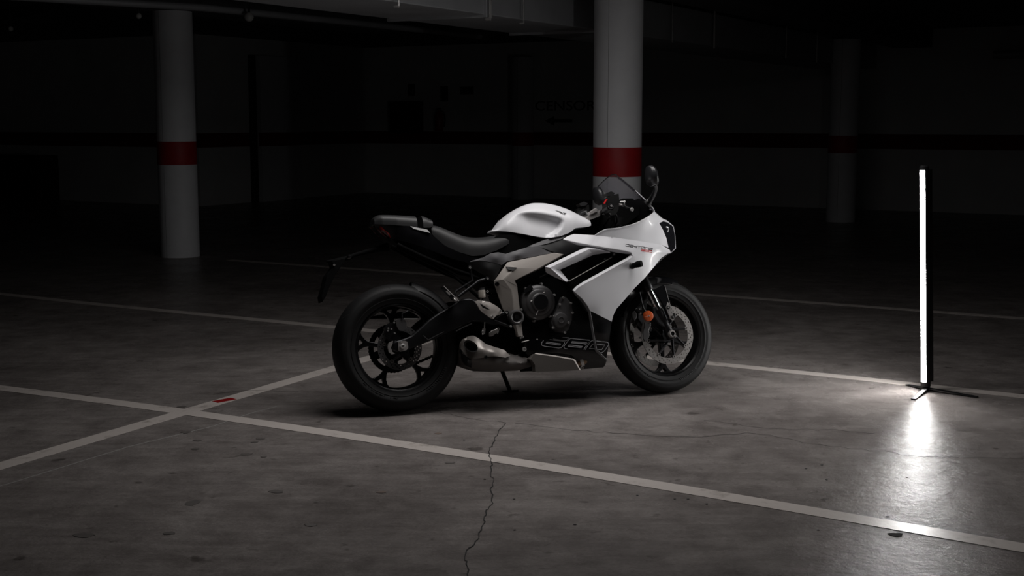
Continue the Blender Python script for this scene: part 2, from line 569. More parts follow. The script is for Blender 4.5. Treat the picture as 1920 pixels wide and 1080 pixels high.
# ------------------------------------------------------------------ the garage
def slab(name, corners, z0, z1, m, parent=None, bevel=0):
    n = len(corners)
    V = [(c[0], c[1], z0) for c in corners] + [(c[0], c[1], z1) for c in corners]
    Fc = [tuple(range(n))[::-1], tuple(range(n, 2 * n))] + [(i, (i + 1) % n, n + (i + 1) % n, n + i) for i in range(n)]
    return build(name, V, Fc, m, parent, 35, None, bevel)

def room_box(name, a0, a1, c0, c1, z0, z1, m, parent=None, bevel=0):
    o = slab(name, [(a0, c0), (a1, c0), (a1, c1), (a0, c1)], z0, z1, m, parent, bevel)
    if parent is None: o.rotation_euler = (0, 0, RA)
    return o
UNROT = Matrix.Rotation(-RA, 4, 'Z')
def in_room(o):
    o.matrix_parent_inverse = UNROT
    return o

A_MIN, A_MAX, C_MIN, C_BACK, C_LEFT, A_STEP = -27.0, 8.5, -8.0, 20.45, 15.8, -14.85
CEIL_Z, BEAM_Z = 2.80, 2.52
floor = slab('floor', [room(A_MIN, C_MIN), room(A_MAX, C_MIN), room(A_MAX, C_BACK + .3), room(A_MIN, C_BACK + .3)], -0.2, 0.0, FLOOR)
tag(floor, 'stained grey sealed concrete floor of the parking garage', 'floor', kind='structure')
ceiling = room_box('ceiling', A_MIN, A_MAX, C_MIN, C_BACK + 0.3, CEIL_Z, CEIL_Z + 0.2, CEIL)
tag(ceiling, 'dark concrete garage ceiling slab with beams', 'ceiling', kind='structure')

def wall(name, a0, a1, c0, c1, label):
    w = room_box(name, a0, a1, c0, c1, 0, CEIL_Z, WALLM)
    tag(w, label, 'wall', kind='structure')
    return w
w_back = wall('wall_back', A_STEP - 0.2, A_MAX, C_BACK, C_BACK + 0.25, 'grey back wall with a dark red stripe')
room_box('red_stripe', A_STEP, A_MAX - 0.25, C_BACK - 0.004, C_BACK + 0.05, 0.965, 1.20, WALLR, w_back)
w_left = wall('wall_left', A_MIN, A_STEP, C_LEFT, C_LEFT + 0.25, 'grey wall section behind the left pillar')
room_box('red_stripe', A_MIN + .25, A_STEP + 0.004, C_LEFT - 0.004, C_LEFT + 0.05, 0.965, 1.20, WALLR, w_left)
w_ret = wall('wall_return', A_STEP - 0.25, A_STEP, C_LEFT + 0.25, C_BACK, 'grey return wall running back to the far wall')
room_box('red_stripe', A_STEP - 0.05, A_STEP + 0.004, C_LEFT - 0.004, C_BACK - 0.004, 0.965, 1.20, WALLR, w_ret)
w_right = wall('wall_right', A_MAX - 0.25, A_MAX, C_MIN, C_BACK, 'grey right side wall of the garage')
w_far = wall('wall_west', A_MIN, A_MIN + 0.25, C_MIN, C_LEFT, 'grey left side wall of the garage')
w_front = wall('wall_front', A_MIN, A_MAX, C_MIN, C_MIN + 0.25, 'grey wall behind the viewer')

# painted lines and cracks on the floor
def ground_strip(name, pts, w, h, m, parent, z=0.0005, wf=None):
    P = [np.array(p[:2], float) for p in pts]; V, Fc = [], []
    for i, p in enumerate(P):
        a = P[max(0, i - 1)]; b = P[min(len(P) - 1, i + 1)]
        d = b - a; d /= np.linalg.norm(d); n = np.array([-d[1], d[0]])
        ww = w if wf is None else w * wf[i]
        for s, zz in ((-1, z), (1, z), (1, z + h), (-1, z + h)): V.append((*(p + n * s * ww / 2), zz))
    for i in range(len(P) - 1):
        a, b = 4 * i, 4 * i + 4
        for k in range(4): Fc.append((a + k, a + (k + 1) % 4, b + (k + 1) % 4, b + k))
    Fc.append((3, 2, 1, 0)); e = 4 * (len(P) - 1); Fc.append((e, e + 1, e + 2, e + 3))
    return build(name, V, Fc, m, parent, 35)

LW = 0.098
def gp(pxs): return [G(x, y) for x, y in pxs]
ground_strip('parking_line', gp([(-60, 720), (0, 727.5), (120, 742.5), (240, 758), (380, 777.5), (520, 797.8), (660, 818.5), (800, 840.4), (1040, 878), (1300, 921), (1500, 955), (1700, 989.5), (1920, 1028), (2000, 1042)]), LW, 0.0012, LINE, floor)
ground_strip('parking_line', gp([(-120, 538), (160, 568.3), (628, 613.6), (1325, 680.9), (1620, 710.8), (1920, 743.8), (2050, 758)]), LW, 0.0012, LINE, floor)
ground_strip('parking_line', gp([(430, 487.5), (900, 520.5), (1310, 551.6), (1620, 574.5), (1920, 597.3), (2050, 608)]), LW, 0.0012, LINE, floor)
ground_strip('parking_line', gp([(-120, 909.5), (0, 874.5), (240, 804.2), (350, 772), (628, 690.4), (760, 651.8), (1000, 581.5)]), LW, 0.0010, LINE, floor, z=0.0009)
m0, m1 = G(403, 754.5), G(438, 748)
ground_strip('red_marker', [m0, m1], 0.052, 0.0008, MARK, floor, z=0.0021)
ground_strip('floor_joint', gp([(-40, 922), (20, 906), (240, 838), (400, 799), (470, 775), (520, 762)]), 0.007, 0.0005, mat('joint_filler', (0.32, 0.31, 0.30), 0.6), floor, z=0.0003)

def crack(pxs, w, jit=1.0, sub=5):
    pts = []
    for (a, b) in zip(pxs[:-1], pxs[1:]):
        for k in range(sub):
            t = k / sub
            s = 1 if k else 0.3
            pts.append((a[0] + (b[0] - a[0]) * t + random.uniform(-1, 1) * 2.4 * jit * s, a[1] + (b[1] - a[1]) * t + random.uniform(-1, 1) * 1.2 * jit * s))
    pts.append(pxs[-1])
    wf = [random.uniform(0.5, 1.4) for _ in pts]
    return ground_strip('crack', gp(pts), w, 0.0006, CRACKM, floor, z=0.0018, wf=wf)
crack([(948, 794), (935, 812), (922, 835), (917, 850), (922, 868), (920, 885), (925, 900), (920, 918), (925, 945), (911, 960), (906, 985), (897, 1010), (880, 1028), (873, 1042), (876, 1062), (880, 1090)], 0.0036, 1.2)
crack([(816, 771), (850, 779), (900, 788), (948, 793)], 0.0018, 1.0)
crack([(966, 794), (1060, 805), (1150, 813), (1290, 820), (1400, 812), (1470, 822), (1560, 838), (1650, 846), (1720, 856), (1800, 859), (1920, 861)], 0.0026, 1.5)
crack([(1320, 789), (1400, 800), (1480, 806), (1560, 806), (1640, 814)], 0.0022, 1.3)
crack([(560, 735), (470, 732), (400, 740)], 0.002, 0.8)

# chips, drips and dust specks lying on the floor
def blot(px, py, rx, ry, m, z=0.0016):
    c = G(px, py); V = [(c[0], c[1], z)]; n = 14
    for k in range(n):
        a = 2 * PI * k / n; r = random.uniform(0.7, 1.15)
        V.append((c[0] + rx * r * math.cos(a), c[1] + ry * r * math.sin(a), z))
    V += [(v[0], v[1], z - 0.0012) for v in V[1:]]
    Fc = [(0, 1 + k, 1 + (k + 1) % n) for k in range(n)] + [(1 + k, 1 + n + k, 1 + n + (k + 1) % n, 1 + (k + 1) % n) for k in range(n)]
    return build('floor_stain', V, Fc, m, floor, 35)
STAIN = mat('oil_stain', (0.105, 0.094, 0.088), 0.6)
RUST = mat('rust_stain', (0.14, 0.10, 0.08), 0.7)
blot(1680, 1003, 0.026, 0.022, CRACKM)
for x, y, r in [(348, 811, .022), (370, 826, .018), (366, 842, .02), (488, 823, .016), (478, 829, .014), (495, 857, .015), (362, 943, .03), (518, 922, .022), (157, 1004, .03), (318, 1000, .022), (583, 985, .02), (462, 852, .02), (845, 868, .016), (340, 575 + 188, .02), (640, 770, .01)]:
    blot(x, y, r * random.uniform(.9, 1.4), r * random.uniform(.7, 1.1), STAIN)
for x, y, r in [(822, 813, .016), (715, 923, .018), (497, 790, .02), (726, 831, .02)]: blot(x, y, r, r * .8, RUST)
for x, y in [(909, 899), (964, 936), (1541, 872), (1511, 879), (1550, 900), (1290, 936), (1451, 942), (1534, 994), (1078, 984), (965, 994), (1195, 929), (1265, 936), (1325, 945), (1664, 969), (1700, 895), (870, 745 + 80)]:
    blot(x, y, .0055, .005, CRACKM)

SEAM = mat('pillar_seam', (0.20, 0.20, 0.21), 0.7)
# pillars with a red band
def pillar(base_px, base_py, label, top=BEAM_Z, r=0.2):
    c = G(base_px, base_py)
    d = np.array([c[0], c[1]]); d /= np.linalg.norm(d)
    x, y = c[0] + d[0] * r, c[1] + d[1] * r
    V, Fc = lathe_vf([(r, 0.0), (r, 0.965)], (x, y, 0), (0, 0, 1), 56)
    V2, F2 = lathe_vf([(r, 1.195), (r, top)], (x, y, 0), (0, 0, 1), 56)
    V3, F3 = lathe_vf([(r - .004, 0.96), (r - .004, 1.2)], (x, y, 0), (0, 0, 1), 56)
    Vj, Fj = join_vf((V, Fc), (V2, F2), (V3, F3))
    o = build('pillar', Vj, Fj, PILLW, None, 35)
    tag(o, label, 'pillar', 'round painted garage pillars', 'structure')
    b = lathe('red_band', [(r - .001, 0.958), (r + .0015, 0.965), (r + .0015, 1.195), (r - .001, 1.202)], (x, y, 0), PILLR, o, (0, 0, 1), 56)
    for z0, z1 in ((0.0, .955), (1.205, top)):
        tube('cast_seam', [(x - r * .47, y - r * .883, z0), (x - r * .47, y - r * .883, z1)], 0.0015, SEAM, o, 6)
    return o, (x, y)
p_main, PM = pillar(1154.5, 552, 'large white pillar with bright red band behind the windscreen')
p_left, PL = pillar(338.5, 484, 'white pillar with red band standing alone on the left')
p_right, PR = pillar(1575.5, 417.5, 'dim pillar with red band near the lamp on the far right')
p_far, PF = pillar(980, 374.5, 'shadowy pillar in front of the lettered back wall')
# pilaster on the return wall
q = on_plane_a(522, 377, A_STEP)
pa = float(A_ @ q[:2]); pc = float(C_ @ q[:2])
pil = room_box('pilaster', A_STEP, A_STEP + 0.12, pc - 0.55, pc + 0.55, 0, BEAM_Z, PILLW)
tag(pil, 'pale flat pilaster on the return wall', 'pilaster', kind='structure')
room_box('red_band', A_STEP + 0.06, A_STEP + 0.124, pc - 0.555, pc + 0.555, 0.965, 1.20, WALLR, pil)
room_box('drain_pipe', A_STEP, A_STEP + 0.09, pc - 0.72, pc - 0.62, 0, BEAM_Z, BLACK, pil)

# beams over the pillar rows
def beam(x, y, label, c0=C_MIN + .25, c1=C_BACK, half=0.28):
    a = float(A_ @ np.array([x, y]))
    o = room_box('beam', a - half, a + half, c0, c1, BEAM_Z, CEIL_Z + .01, CEIL, None, 0.01)
    tag(o, label, 'beam', kind='structure'); return o
beam(PM[0], PM[1], 'concrete ceiling beam over the main pillar row')
beam(PL[0], PL[1], 'concrete ceiling beam over the left pillar', c1=C_LEFT)

# air ducts
DZ = 2.20
e0 = G(909, 27, DZ); aE = float(A_ @ e0[:2])
duct = room_box('air_duct', aE - 0.85, aE, 4.0, C_BACK - .3, DZ, DZ + 0.34, DUCT, None, 0.006)
tag(duct, 'sheet metal air duct hanging beside the main pillar', 'air duct')
for px, py in [(909, 27), (1100, 57)]:
    cc = float(C_ @ G(px, py, DZ)[:2])
    room_box('flange', aE - 0.875, aE + 0.025, cc - 0.018, cc + 0.018, DZ - 0.022, DZ + 0.36, DUCT, duct, 0.003)
for px, py, r in [(911, 27, 0.012), (969, 36, 0.005), (738, 3, .008)]:
    c = float(C_ @ G(px, py, DZ)[:2]); p = room(aE + 0.045, c)
    in_room(tube('hanger_rod', [(p[0], p[1], DZ - 0.03), (p[0], p[1], CEIL_Z)], r, STEEL, duct, 8))
    h = room(aE + 0.01, c)
    in_room(tube('hanger_foot', [(p[0], p[1], DZ - .034), (h[0], h[1], DZ - .034)], r * 1.2, STEEL, duct, 8))
for px, py, r in [(1290, 87, .012), (1410, 106, .009), (1467, 114, .008), (1214, 76, .004)]:
    c = float(C_ @ G(px, py, DZ)[:2]); p = room(aE + .045, c)
    in_room(tube('hanger_rod', [(p[0], p[1], DZ - .03), (p[0], p[1], CEIL_Z)], r, STEEL, duct, 8))
e2 = on_plane_c(1790, 104, C_BACK - .5)
pipe = tube('ceiling_pipe', [(*room(-3.2, C_BACK - .45)[:2], e2[2]), (*room(A_MAX - .25, C_BACK - .45)[:2], e2[2])], 0.06, DUCT, None, 12)
tag(pipe, 'pale service pipe along the top of the far wall', 'pipe')
tray = tube('ceiling_pipe', [tuple(G(-60, -12, 2.46)), tuple(G(380, 14, 2.46)), tuple(G(650, 41, 2.46)), tuple(G(900, 68, 2.46))], 0.035, DUCT, None, 10)
tag(tray, 'thin pipe under the ceiling above the left pillar', 'pipe')
for px, py, lab in [(467, 32, 'round milky ceiling lamp right of the left pillar'), (260, 30, 'small round ceiling lamp left of the left pillar'), (20, 54, 'small dim ceiling lamp at the upper left corner')]:
    p = G(px, py, 2.40); rr = 0.045 if px == 467 else 0.028
    g = lathe('ceiling_lamp', [(0, -rr), (rr * .5, -rr * .87), (rr * .87, -rr * .5), (rr, 0), (rr * .87, rr * .5), (rr * .5, rr * .9), (0.0, rr * .95)], p, GLOBE, None, (0, 0, 1), 20)
    tag(g, lab, 'ceiling lamp')
    tube('stem', [(p[0], p[1], p[2] + rr * .8), (p[0], p[1], CEIL_Z)], 0.012, STANDM, g, 8)

# things on the far wall
def wall_rect(name, x0, y0, x1, y1, m, depth, label, cat, c=C_BACK):
    p0, p1 = on_plane_c(x0, y1, c - depth / 2), on_plane_c(x1, y0, c - depth / 2)
    a0, a1 = float(A_ @ p0[:2]), float(A_ @ p1[:2])
    o = room_box(name, a0, a1, c - depth, c - .006, p0[2], p1[2], m, None, 0.006)
    if label: tag(o, label, cat)
    return o, a0, a1, p0[2], p1[2]
cab, a0, a1, z0, z1 = wall_rect('hose_cabinet', 737, 190, 788, 250, DARKB, 0.22, 'dark red fire hose cabinet on the far wall', 'cabinet')
room_box('door', a0 + .05, a1 - .05, C_BACK - .235, C_BACK - .22, z0 + .05, z1 - .05, DARKB, cab, .004)
wall_rect('wall_sign', 765, 157, 778, 180, DARKB, 0.02, 'small dark sign above the hose cabinet', 'sign')
wall_rect('wall_sign', 826, 161, 840, 190, DARKB, 0.02, 'tall dark sign above the fire extinguisher', 'sign')
wall_rect('wall_sign', 863, 162, 888, 177, DARKB, 0.02, 'wide dark sign right of the fire extinguisher', 'sign')
sh, a0, a1, z0, z1 = wall_rect('metal_cabinet', -10, 292, 88, 374, DARKB, 0.5, 'dark cabinet at the foot of the left wall', 'cabinet', C_LEFT)
room_box('door', a0 + .04, (a0 + a1) / 2 - .02, C_LEFT - .512, C_LEFT - .5, z0 + .05, z1 - .05, DARKB, sh, .004)
room_box('door', (a0 + a1) / 2 + .02, a1 - .04, C_LEFT - .512, C_LEFT - .5, z0 + .05, z1 - .05, DARKB, sh, .004)
ex = on_plane_c(823, 246, C_BACK - .12); ext_z = ex[2]
ext = lathe('fire_extinguisher', [(0, 0), (.075, 0), (.08, .01), (.08, .30), (.065, .34), (.03, .37), (.02, .40), (0, .40)], (ex[0], ex[1], ext_z), MARK, None, (0, 0, 1), 20)
tag(ext, 'fire extinguisher hanging on the far wall', 'extinguisher')
tube('hose', [(ex[0], ex[1], ext_z + .39), (ex[0] + .09, ex[1], ext_z + .36), (ex[0] + .12, ex[1], ext_z + .22), (ex[0] + .1, ex[1], ext_z + .08)], .012, BLACK, ext, 8)
lv, lf = box_vf((ex[0] - .04, ex[1] - .015, ext_z + .40), (ex[0] + .05, ex[1] + .015, ext_z + .43))
build('lever', lv, lf, BLACK, ext)

# painted wall lettering and arrow
def text_mesh(body, size):
    cu = bpy.data.curves.new('t', 'FONT'); cu.body = body; cu.size = size; cu.extrude = 0.002
    cu.offset = 0.006
    o = bpy.data.objects.new('t', cu); col.objects.link(o)
    dg = bpy.context.evaluated_depsgraph_get()
    me = bpy.data.meshes.new_from_object(o.evaluated_get(dg))
    bpy.data.objects.remove(o); bpy.data.curves.remove(cu)
    return me
LET = mat('wall_lettering_paint', (0.02, 0.02, 0.02), 0.8)
tm = text_mesh('ASCENSORES', 1.0)
xs = [v.co.x for v in tm.vertices]; ys = [v.co.y for v in tm.vertices]
t0, t1 = on_plane_c(970, 208, C_BACK), on_plane_c(1146, 188, C_BACK)
W_, H_ = float(np.linalg.norm(t1[:2] - t0[:2])), float(t1[2] - t0[2])
Z0 = float(t0[2])
for v in tm.vertices:
    u = (v.co.x - min(xs)) / (max(xs) - min(xs)) * W_; h = (v.co.y - min(ys)) / (max(ys) - min(ys)) * H_; d = v.co.z
    v.co = (t0[0] + A_[0] * u - C_[0] * (0.004 + d), t0[1] + A_[1] * u - C_[1] * (0.004 + d), Z0 + h)
lt = in_room(link('lettering', tm, LET, w_back, 'black painted lettering')); tm.materials.clear(); tm.materials.append(LET)
def wall_poly(name, pxs, m, parent):
    P = [on_plane_c(x, y, C_BACK - .004) for x, y in pxs]; n = len(P); b = np.array([C_[0], C_[1], 0]) * .003
    V = P + [p + b for p in P]
    return build(name, V, [tuple(range(n))[::-1], tuple(range(n, 2 * n))] + [(i, (i + 1) % n, n + (i + 1) % n, n + i) for i in range(n)], m, parent)
in_room(wall_poly('painted_arrow', [(1021, 226.5), (1039, 217.5), (1039, 223), (1073, 223), (1073, 229.5), (1039, 229.5), (1039, 236)], LET, w_back))

# ------------------------------------------------------------------ LED tube lamp on its little tripod
LB = np.array([2.197, 6.623])
lamp = empty('tube_lamp', (LB[0], LB[1], 0))
tag(lamp, 'glowing upright LED tube lamp on a black tripod foot', 'lamp')
top = np.array([2.134 - LB[0], 0.0, 1.168]); bot = np.array([2.1885 - LB[0], 0.0, 0.049])
ax = (top - bot) / np.linalg.norm(top - bot)
fd = np.array([-0.92, -0.30, 0.0]); fd = fd - ax * (fd @ ax); fd /= np.linalg.norm(fd)   # the way the tube shines
sd = np.cross(ax, fd)
R_T = 0.0225
def arc_bar(name, a0, a1, r_out, r_in, p0, p1, m, parent, n=18):
    secs = []
    for p in (p0, p1):
        ring = []
        for k in range(n + 1):
            a = a0 + (a1 - a0) * k / n; ring.append(p + r_out * (math.cos(a) * fd + math.sin(a) * sd))
        for k in range(n, -1, -1):
            a = a0 + (a1 - a0) * k / n; ring.append(p + r_in * (math.cos(a) * fd + math.sin(a) * sd))
        secs.append(ring)
    return loft(name, secs, m, parent, True, None, 35)
cen0, cen1 = bot, top
HALF = math.radians(62)
arc_bar('light_tube', -HALF, HALF, R_T, R_T - 0.003, cen0, cen1, LEDM, lamp)
arc_bar('housing', HALF + .02, 2 * PI - HALF - .02, R_T + 0.0015, R_T - 0.006, cen0, cen1, STANDM, lamp)
lathe('end_cap', [(0, .022), (R_T * .8, .022), (R_T + .002, .016), (R_T + .002, -0.002), (0, -0.002)], cen1, STANDM, lamp, ax, 24)
lathe('end_cap', [(0, .002), (R_T + .003, .002), (R_T + .003, -.022), (R_T * .7, -.032), (0, -.032)], cen0, STANDM, lamp, ax, 24)
rb = -fd
secs = []
for p in (cen0, cen1):
    secs.append([p + rb * (R_T - .004) + sd * .009, p + rb * (R_T + .020) + sd * .009, p + rb * (R_T + .020) - sd * .009, p + rb * (R_T - .004) - sd * .009])
loft('back_rail', secs, STANDM, lamp)
hub = np.array([0.0, 0.0, 0.017])
lathe('hub', [(0, .02), (.012, .02), (.016, .01), (.016, -.006), (.01, -.012), (0, -.012)], hub, STANDM, lamp, (0, 0, 1), 18)
for fx, fy in [(2.135, 6.76), (2.056, 6.403), (2.405, 6.454)]:
    e = np.array([fx - LB[0], fy - LB[1], 0.004])
    d = e - hub; u = np.cross(np.array([0, 0, 1.0]), d); u /= np.linalg.norm(u)
    secs = []
    for t, w, h in [(0.02, .010, .006), (0.5, .011, .005), (1.0, .013, .004)]:
        p = hub + d * t
        if t == 1.0: p = p + np.array([0, 0, .001])
        secs.append([p + u * w - ZZ * h * .5, p + u * w + ZZ * h * .5, p - u * w + ZZ * h * .5, p - u * w - ZZ * h * .5])
    loft('leg', secs, STANDM, lamp)

# ------------------------------------------------------------------ the motorcycle
bike = bpy.data.objects.new('motorcycle', None); col.objects.link(bike)
R4 = Matrix(((HD[0], L2[0], UP[0], BO[0]), (HD[1], L2[1], UP[1], BO[1]), (HD[2], L2[2], UP[2], BO[2]), (0, 0, 0, 1)))
bike.matrix_world = R4
tag(bike, 'white and black sports motorcycle leaning on its side stand', 'motorcycle')

# steering: the front end is turned slightly to the left
STEER = math.radians(6.5)
RAKE = math.radians(23.8)
S_AX = np.array([-math.sin(RAKE), 0, math.cos(RAKE)]); S_PT = np.array([1.376, 0, 0.30])
def steer_pts(V):
    q = Matrix.Rotation(STEER, 3, Vector(S_AX))
    return [np.array(q @ Vector(np.array(v) - S_PT)) + S_PT for v in V]
def steer_obj(o):
    me = o.data
    for v, p in zip(me.vertices, steer_pts([v.co for v in me.vertices])): v.co = p
    for ch in o.children: steer_obj(ch)
    return o

# ---- wheels
def tyre_profile(R, W, rim_r, half):
    pts = [(rim_r - .004, half[0]), (rim_r + .012, half[0] + .004), (rim_r + .016, half[0] + .0075), (rim_r + .020, half[0] + .0055),
           (rim_r + (R - rim_r) * .36, W / 2 - .0015), (rim_r + (R - rim_r) * .46, W / 2), (rim_r + (R - rim_r) * .54, W / 2 - .003)]
    r0 = rim_r + (R - rim_r) * .54; w0 = W / 2 - .003
    for k in range(1, 13):
        t = k / 12 * PI / 2
        pts.append((r0 + (R - r0) * math.sin(t) ** 1.0, w0 * math.cos(t) ** 0.92))
    full = pts + [(r, -w) for r, w in reversed(pts[:-1])]
    return full

def wheel(name, cx, cz, R, W, rim_half, spoke_a, label, front):
    rim_r = 0.222
    c = (cx, 0, cz)
    hw = rim_half
    prof = [(rim_r, -hw), (rim_r + .006, -hw - .002), (rim_r + .006, -hw + .006), (rim_r - .004, -hw + .010), (rim_r - .012, -hw + .020), (rim_r - .015, -.02), (rim_r - .015, .02),
            (rim_r - .012, hw - .020), (rim_r - .004, hw - .010), (rim_r + .006, hw - .006), (rim_r + .006, hw + .002), (rim_r, hw),
            (rim_r - .005, hw - .001), (rim_r - .010, hw - .008), (rim_r - .016, hw - .012), (rim_r - .021, hw - .022), (rim_r - .023, .022), (rim_r - .027, .016), (rim_r - .027, -.016), (rim_r - .023, -.022),
            (rim_r - .021, -hw + .022), (rim_r - .016, -hw + .012), (rim_r - .010, -hw + .008), (rim_r - .005, -hw + .001)]
    rim = lathe(name, prof, c, RIM, bike, (0, 1, 0), 96, label, 25, True)
    ty = lathe('tyre', tyre_profile(R, W, rim_r, (hw,)), c, RUBBER, rim, (0, 1, 0), 120, None, 50, True)
    # tread slashes cut round the shoulders
    V, Fc = [], []
    n = 26
    for side in (-1, 1):
        for k in range(n):
            a0 = 2 * PI * (k + (0.5 if side > 0 else 0)) / n
            for j in range(6):
                pass
    hubw = .075 if not front else .060
    lathe('hub', [(0.012, -hubw), (.034, -hubw), (.04, -hubw + .012), (.036, -.02), (.042, -.012), (.042, .012), (.036, .02), (.04, hubw - .012), (.034, hubw), (.012, hubw)], c, RIM, rim, (0, 1, 0), 40, None, 35, True)
    for k in range(5):
        a = math.radians(spoke_a + 72 * k)
        def pol(r, da): return (r * math.cos(a + da), r * math.sin(a + da))
        r1 = rim_r - .022
        outer = [pol(.034, -.45), pol(.07, -.17), pol(.11, -.095), pol(.14, -.085), pol(.165, -.13), pol(.185, -.20), pol(r1, -.30), pol(r1 + .003, -.2), pol(r1 + .003, .2), pol(r1, .30), pol(.185, .20), pol(.165, .13), pol(.14, .085), pol(.11, .095), pol(.07, .17), pol(.034, .45)]
        hole = [pol(.168, 0), pol(r1 - .012, -.085), pol(r1 - .010, 0), pol(r1 - .012, .085)]
        plate_xz('spoke', outer, -.013, .013, RIM, rim, [hole], None, 0.003, (cx, cz))
    return rim, ty
RIM = mat('wheel_gloss_black', (0.010, 0.010, 0.011), 0.28, metal=0.3)
DEEPG = mat('tyre_groove', (0.003, 0.003, 0.003), 0.9)
LETR = mat('tyre_lettering', (0.028, 0.028, 0.03), 0.55)

AX_R, AX_F = (0.0, 0.315), (1.4256, 0.300)
rw, rty = wheel('rear_wheel', 0.0, 0.315, 0.315, 0.180, 0.074, 97, 'gloss black five spoke rear wheel', False)
fw, fty = wheel('front_wheel', 1.4256, 0.300, 0.300, 0.120, 0.050, 268, 'gloss black five spoke front wheel', True)

def tread(parent, cx, cz, R, W, n, steer=False):
    """slanting grooves in the tread band"""
    rim_r = 0.222; r0 = rim_r + (R - rim_r) * .54; w0 = W / 2 - .003
    def surf(t, ang, lift):           # t in 0..1 edge->crown, sign by side
        s = 1 if t >= 0 else -1; t = abs(t)
        th = t * PI / 2
        r = r0 + (R - r0) * math.sin(th) + lift; y = s * w0 * math.cos(th) ** .92
        return np.array([cx + r * math.cos(ang), y, cz + r * math.sin(ang)])
    V, Fc = [], []
    for side in (-1, 1):
        for k in range(n):
            a0 = 2 * PI * (k + (.5 if side > 0 else 0)) / n
            path = [(.30, 0), (.45, .03), (.58, .085), (.70, .10), (.86, .19)]
            st = len(V)
            for i, (t, da) in enumerate(path):
                wd = .010 * (1 - .55 * abs(i - 1.6) / 3) 
                for q in (-1, 1):
                    V.append(surf(side * t, a0 + da + q * wd, .0005))
            for i in range(len(path) - 1):
                p = st + 2 * i; Fc.append((p, p + 1, p + 3, p + 2))
    o = build('tread_groove', V, Fc, DEEPG, parent, 35, None, 0, False); o['kind'] = 'stuff'
    return o
tread(rw, 0.0, .315, .315, .18, 15)
tread(fw, 1.4256, .300, .300, .12, 17)

GL = {'M': [[(0, 0), (0, 1), (.5, .4), (1, 1), (1, 0)]], 'I': [[(.5, 0), (.5, 1)]], 'C': [[(1, 1), (0, 1), (0, 0), (1, 0)]], 'H': [[(0, 0), (0, 1)], [(1, 0), (1, 1)], [(0, .5), (1, .5)]],
      'E': [[(1, 1), (0, 1), (0, 0), (1, 0)], [(0, .5), (.8, .5)]], 'L': [[(0, 1), (0, 0), (1, 0)]], 'N': [[(0, 0), (0, 1), (1, 0), (1, 1)]],
      'P': [[(0, 0), (0, 1), (1, 1), (1, .5), (0, .5)]], 'O': [[(0, 0), (0, 1), (1, 1), (1, 0), (0, 0)]], 'W': [[(0, 1), (.25, 0), (.5, .6), (.75, 0), (1, 1)]], 'R': [[(0, 0), (0, 1), (1, 1), (1, .5), (0, .5), (1, 0)]]}
def sidewall_text(parent, word, cx, cz, y, r, h, a_mid, da):
    V, Fc = [], []
    n = len(word)
    for i, chh in enumerate(word):
        ac = a_mid + (i - (n - 1) / 2) * da
        for ln in GL[chh]:
            pts = []
            for (u, v) in ln:
                a = ac + (u - .5) * da * .72; rr = r - h / 2 + (1 - v) * h
                pts.append(np.array([cx + rr * math.cos(a), y, cz + rr * math.sin(a)]))
            for p, q in zip(pts[:-1], pts[1:]):
                d = q - p; d /= np.linalg.norm(d); s = np.cross(d, np.array([0, 1.0, 0])) * .0011
                st = len(V)
                V += [p - s - d * .001, p + s - d * .001, q + s + d * .001, q - s + d * .001]
                V += [v_ + np.array([0, .003, 0]) for v_ in V[st:st + 4]]
                Fc += [(st, st + 1, st + 2, st + 3), (st, st + 4, st + 5, st + 1), (st + 1, st + 5, st + 6, st + 2), (st + 2, st + 6, st + 7, st + 3), (st + 3, st + 7, st + 4, st)]
    return build('sidewall_lettering', V, Fc, LETR, parent, 35)
# words run along the lower left of each sidewall, tops towards the rim
sidewall_text(rw, 'MICHELIN', 0, .315, -.0875, .2475, .013, math.radians(242), math.radians(5.6))
sidewall_text(fw, 'MICHELIN', 1.4256, .300, -.0592, .2445, .011, math.radians(222), math.radians(5.0))
def hash_marks(parent, cx, cz, y, r0, r1, a0, a1, n):
    V, Fc = [], []
    for k in range(n):
        a = math.radians(a0 + (a1 - a0) * k / n); w = math.radians((a1 - a0) / n * .25)
        st = len(V)
        for rr, aa in ((r0, a - w), (r0, a + w), (r1, a + w + .02), (r1, a - w + .02)): V.append((cx + rr * math.cos(aa), y, cz + rr * math.sin(aa)))
        for rr, aa in ((r0, a - w), (r0, a + w), (r1, a + w + .02), (r1, a - w + .02)): V.append((cx + rr * math.cos(aa), y + .003, cz + rr * math.sin(aa)))
        Fc += [(st, st + 1, st + 2, st + 3), (st, st + 4, st + 5, st + 1), (st + 1, st + 5, st + 6, st + 2), (st + 2, st + 6, st + 7, st + 3), (st + 3, st + 7, st + 4, st)]
    return build('sidewall_ribs', V, Fc, LETR, parent, 35)
hash_marks(rw, 0, .315, -.0882, .243, .257, 300, 335, 14)
hash_marks(fw, 1.4256, .300, -.0592, .240, .250, 285, 312, 12)

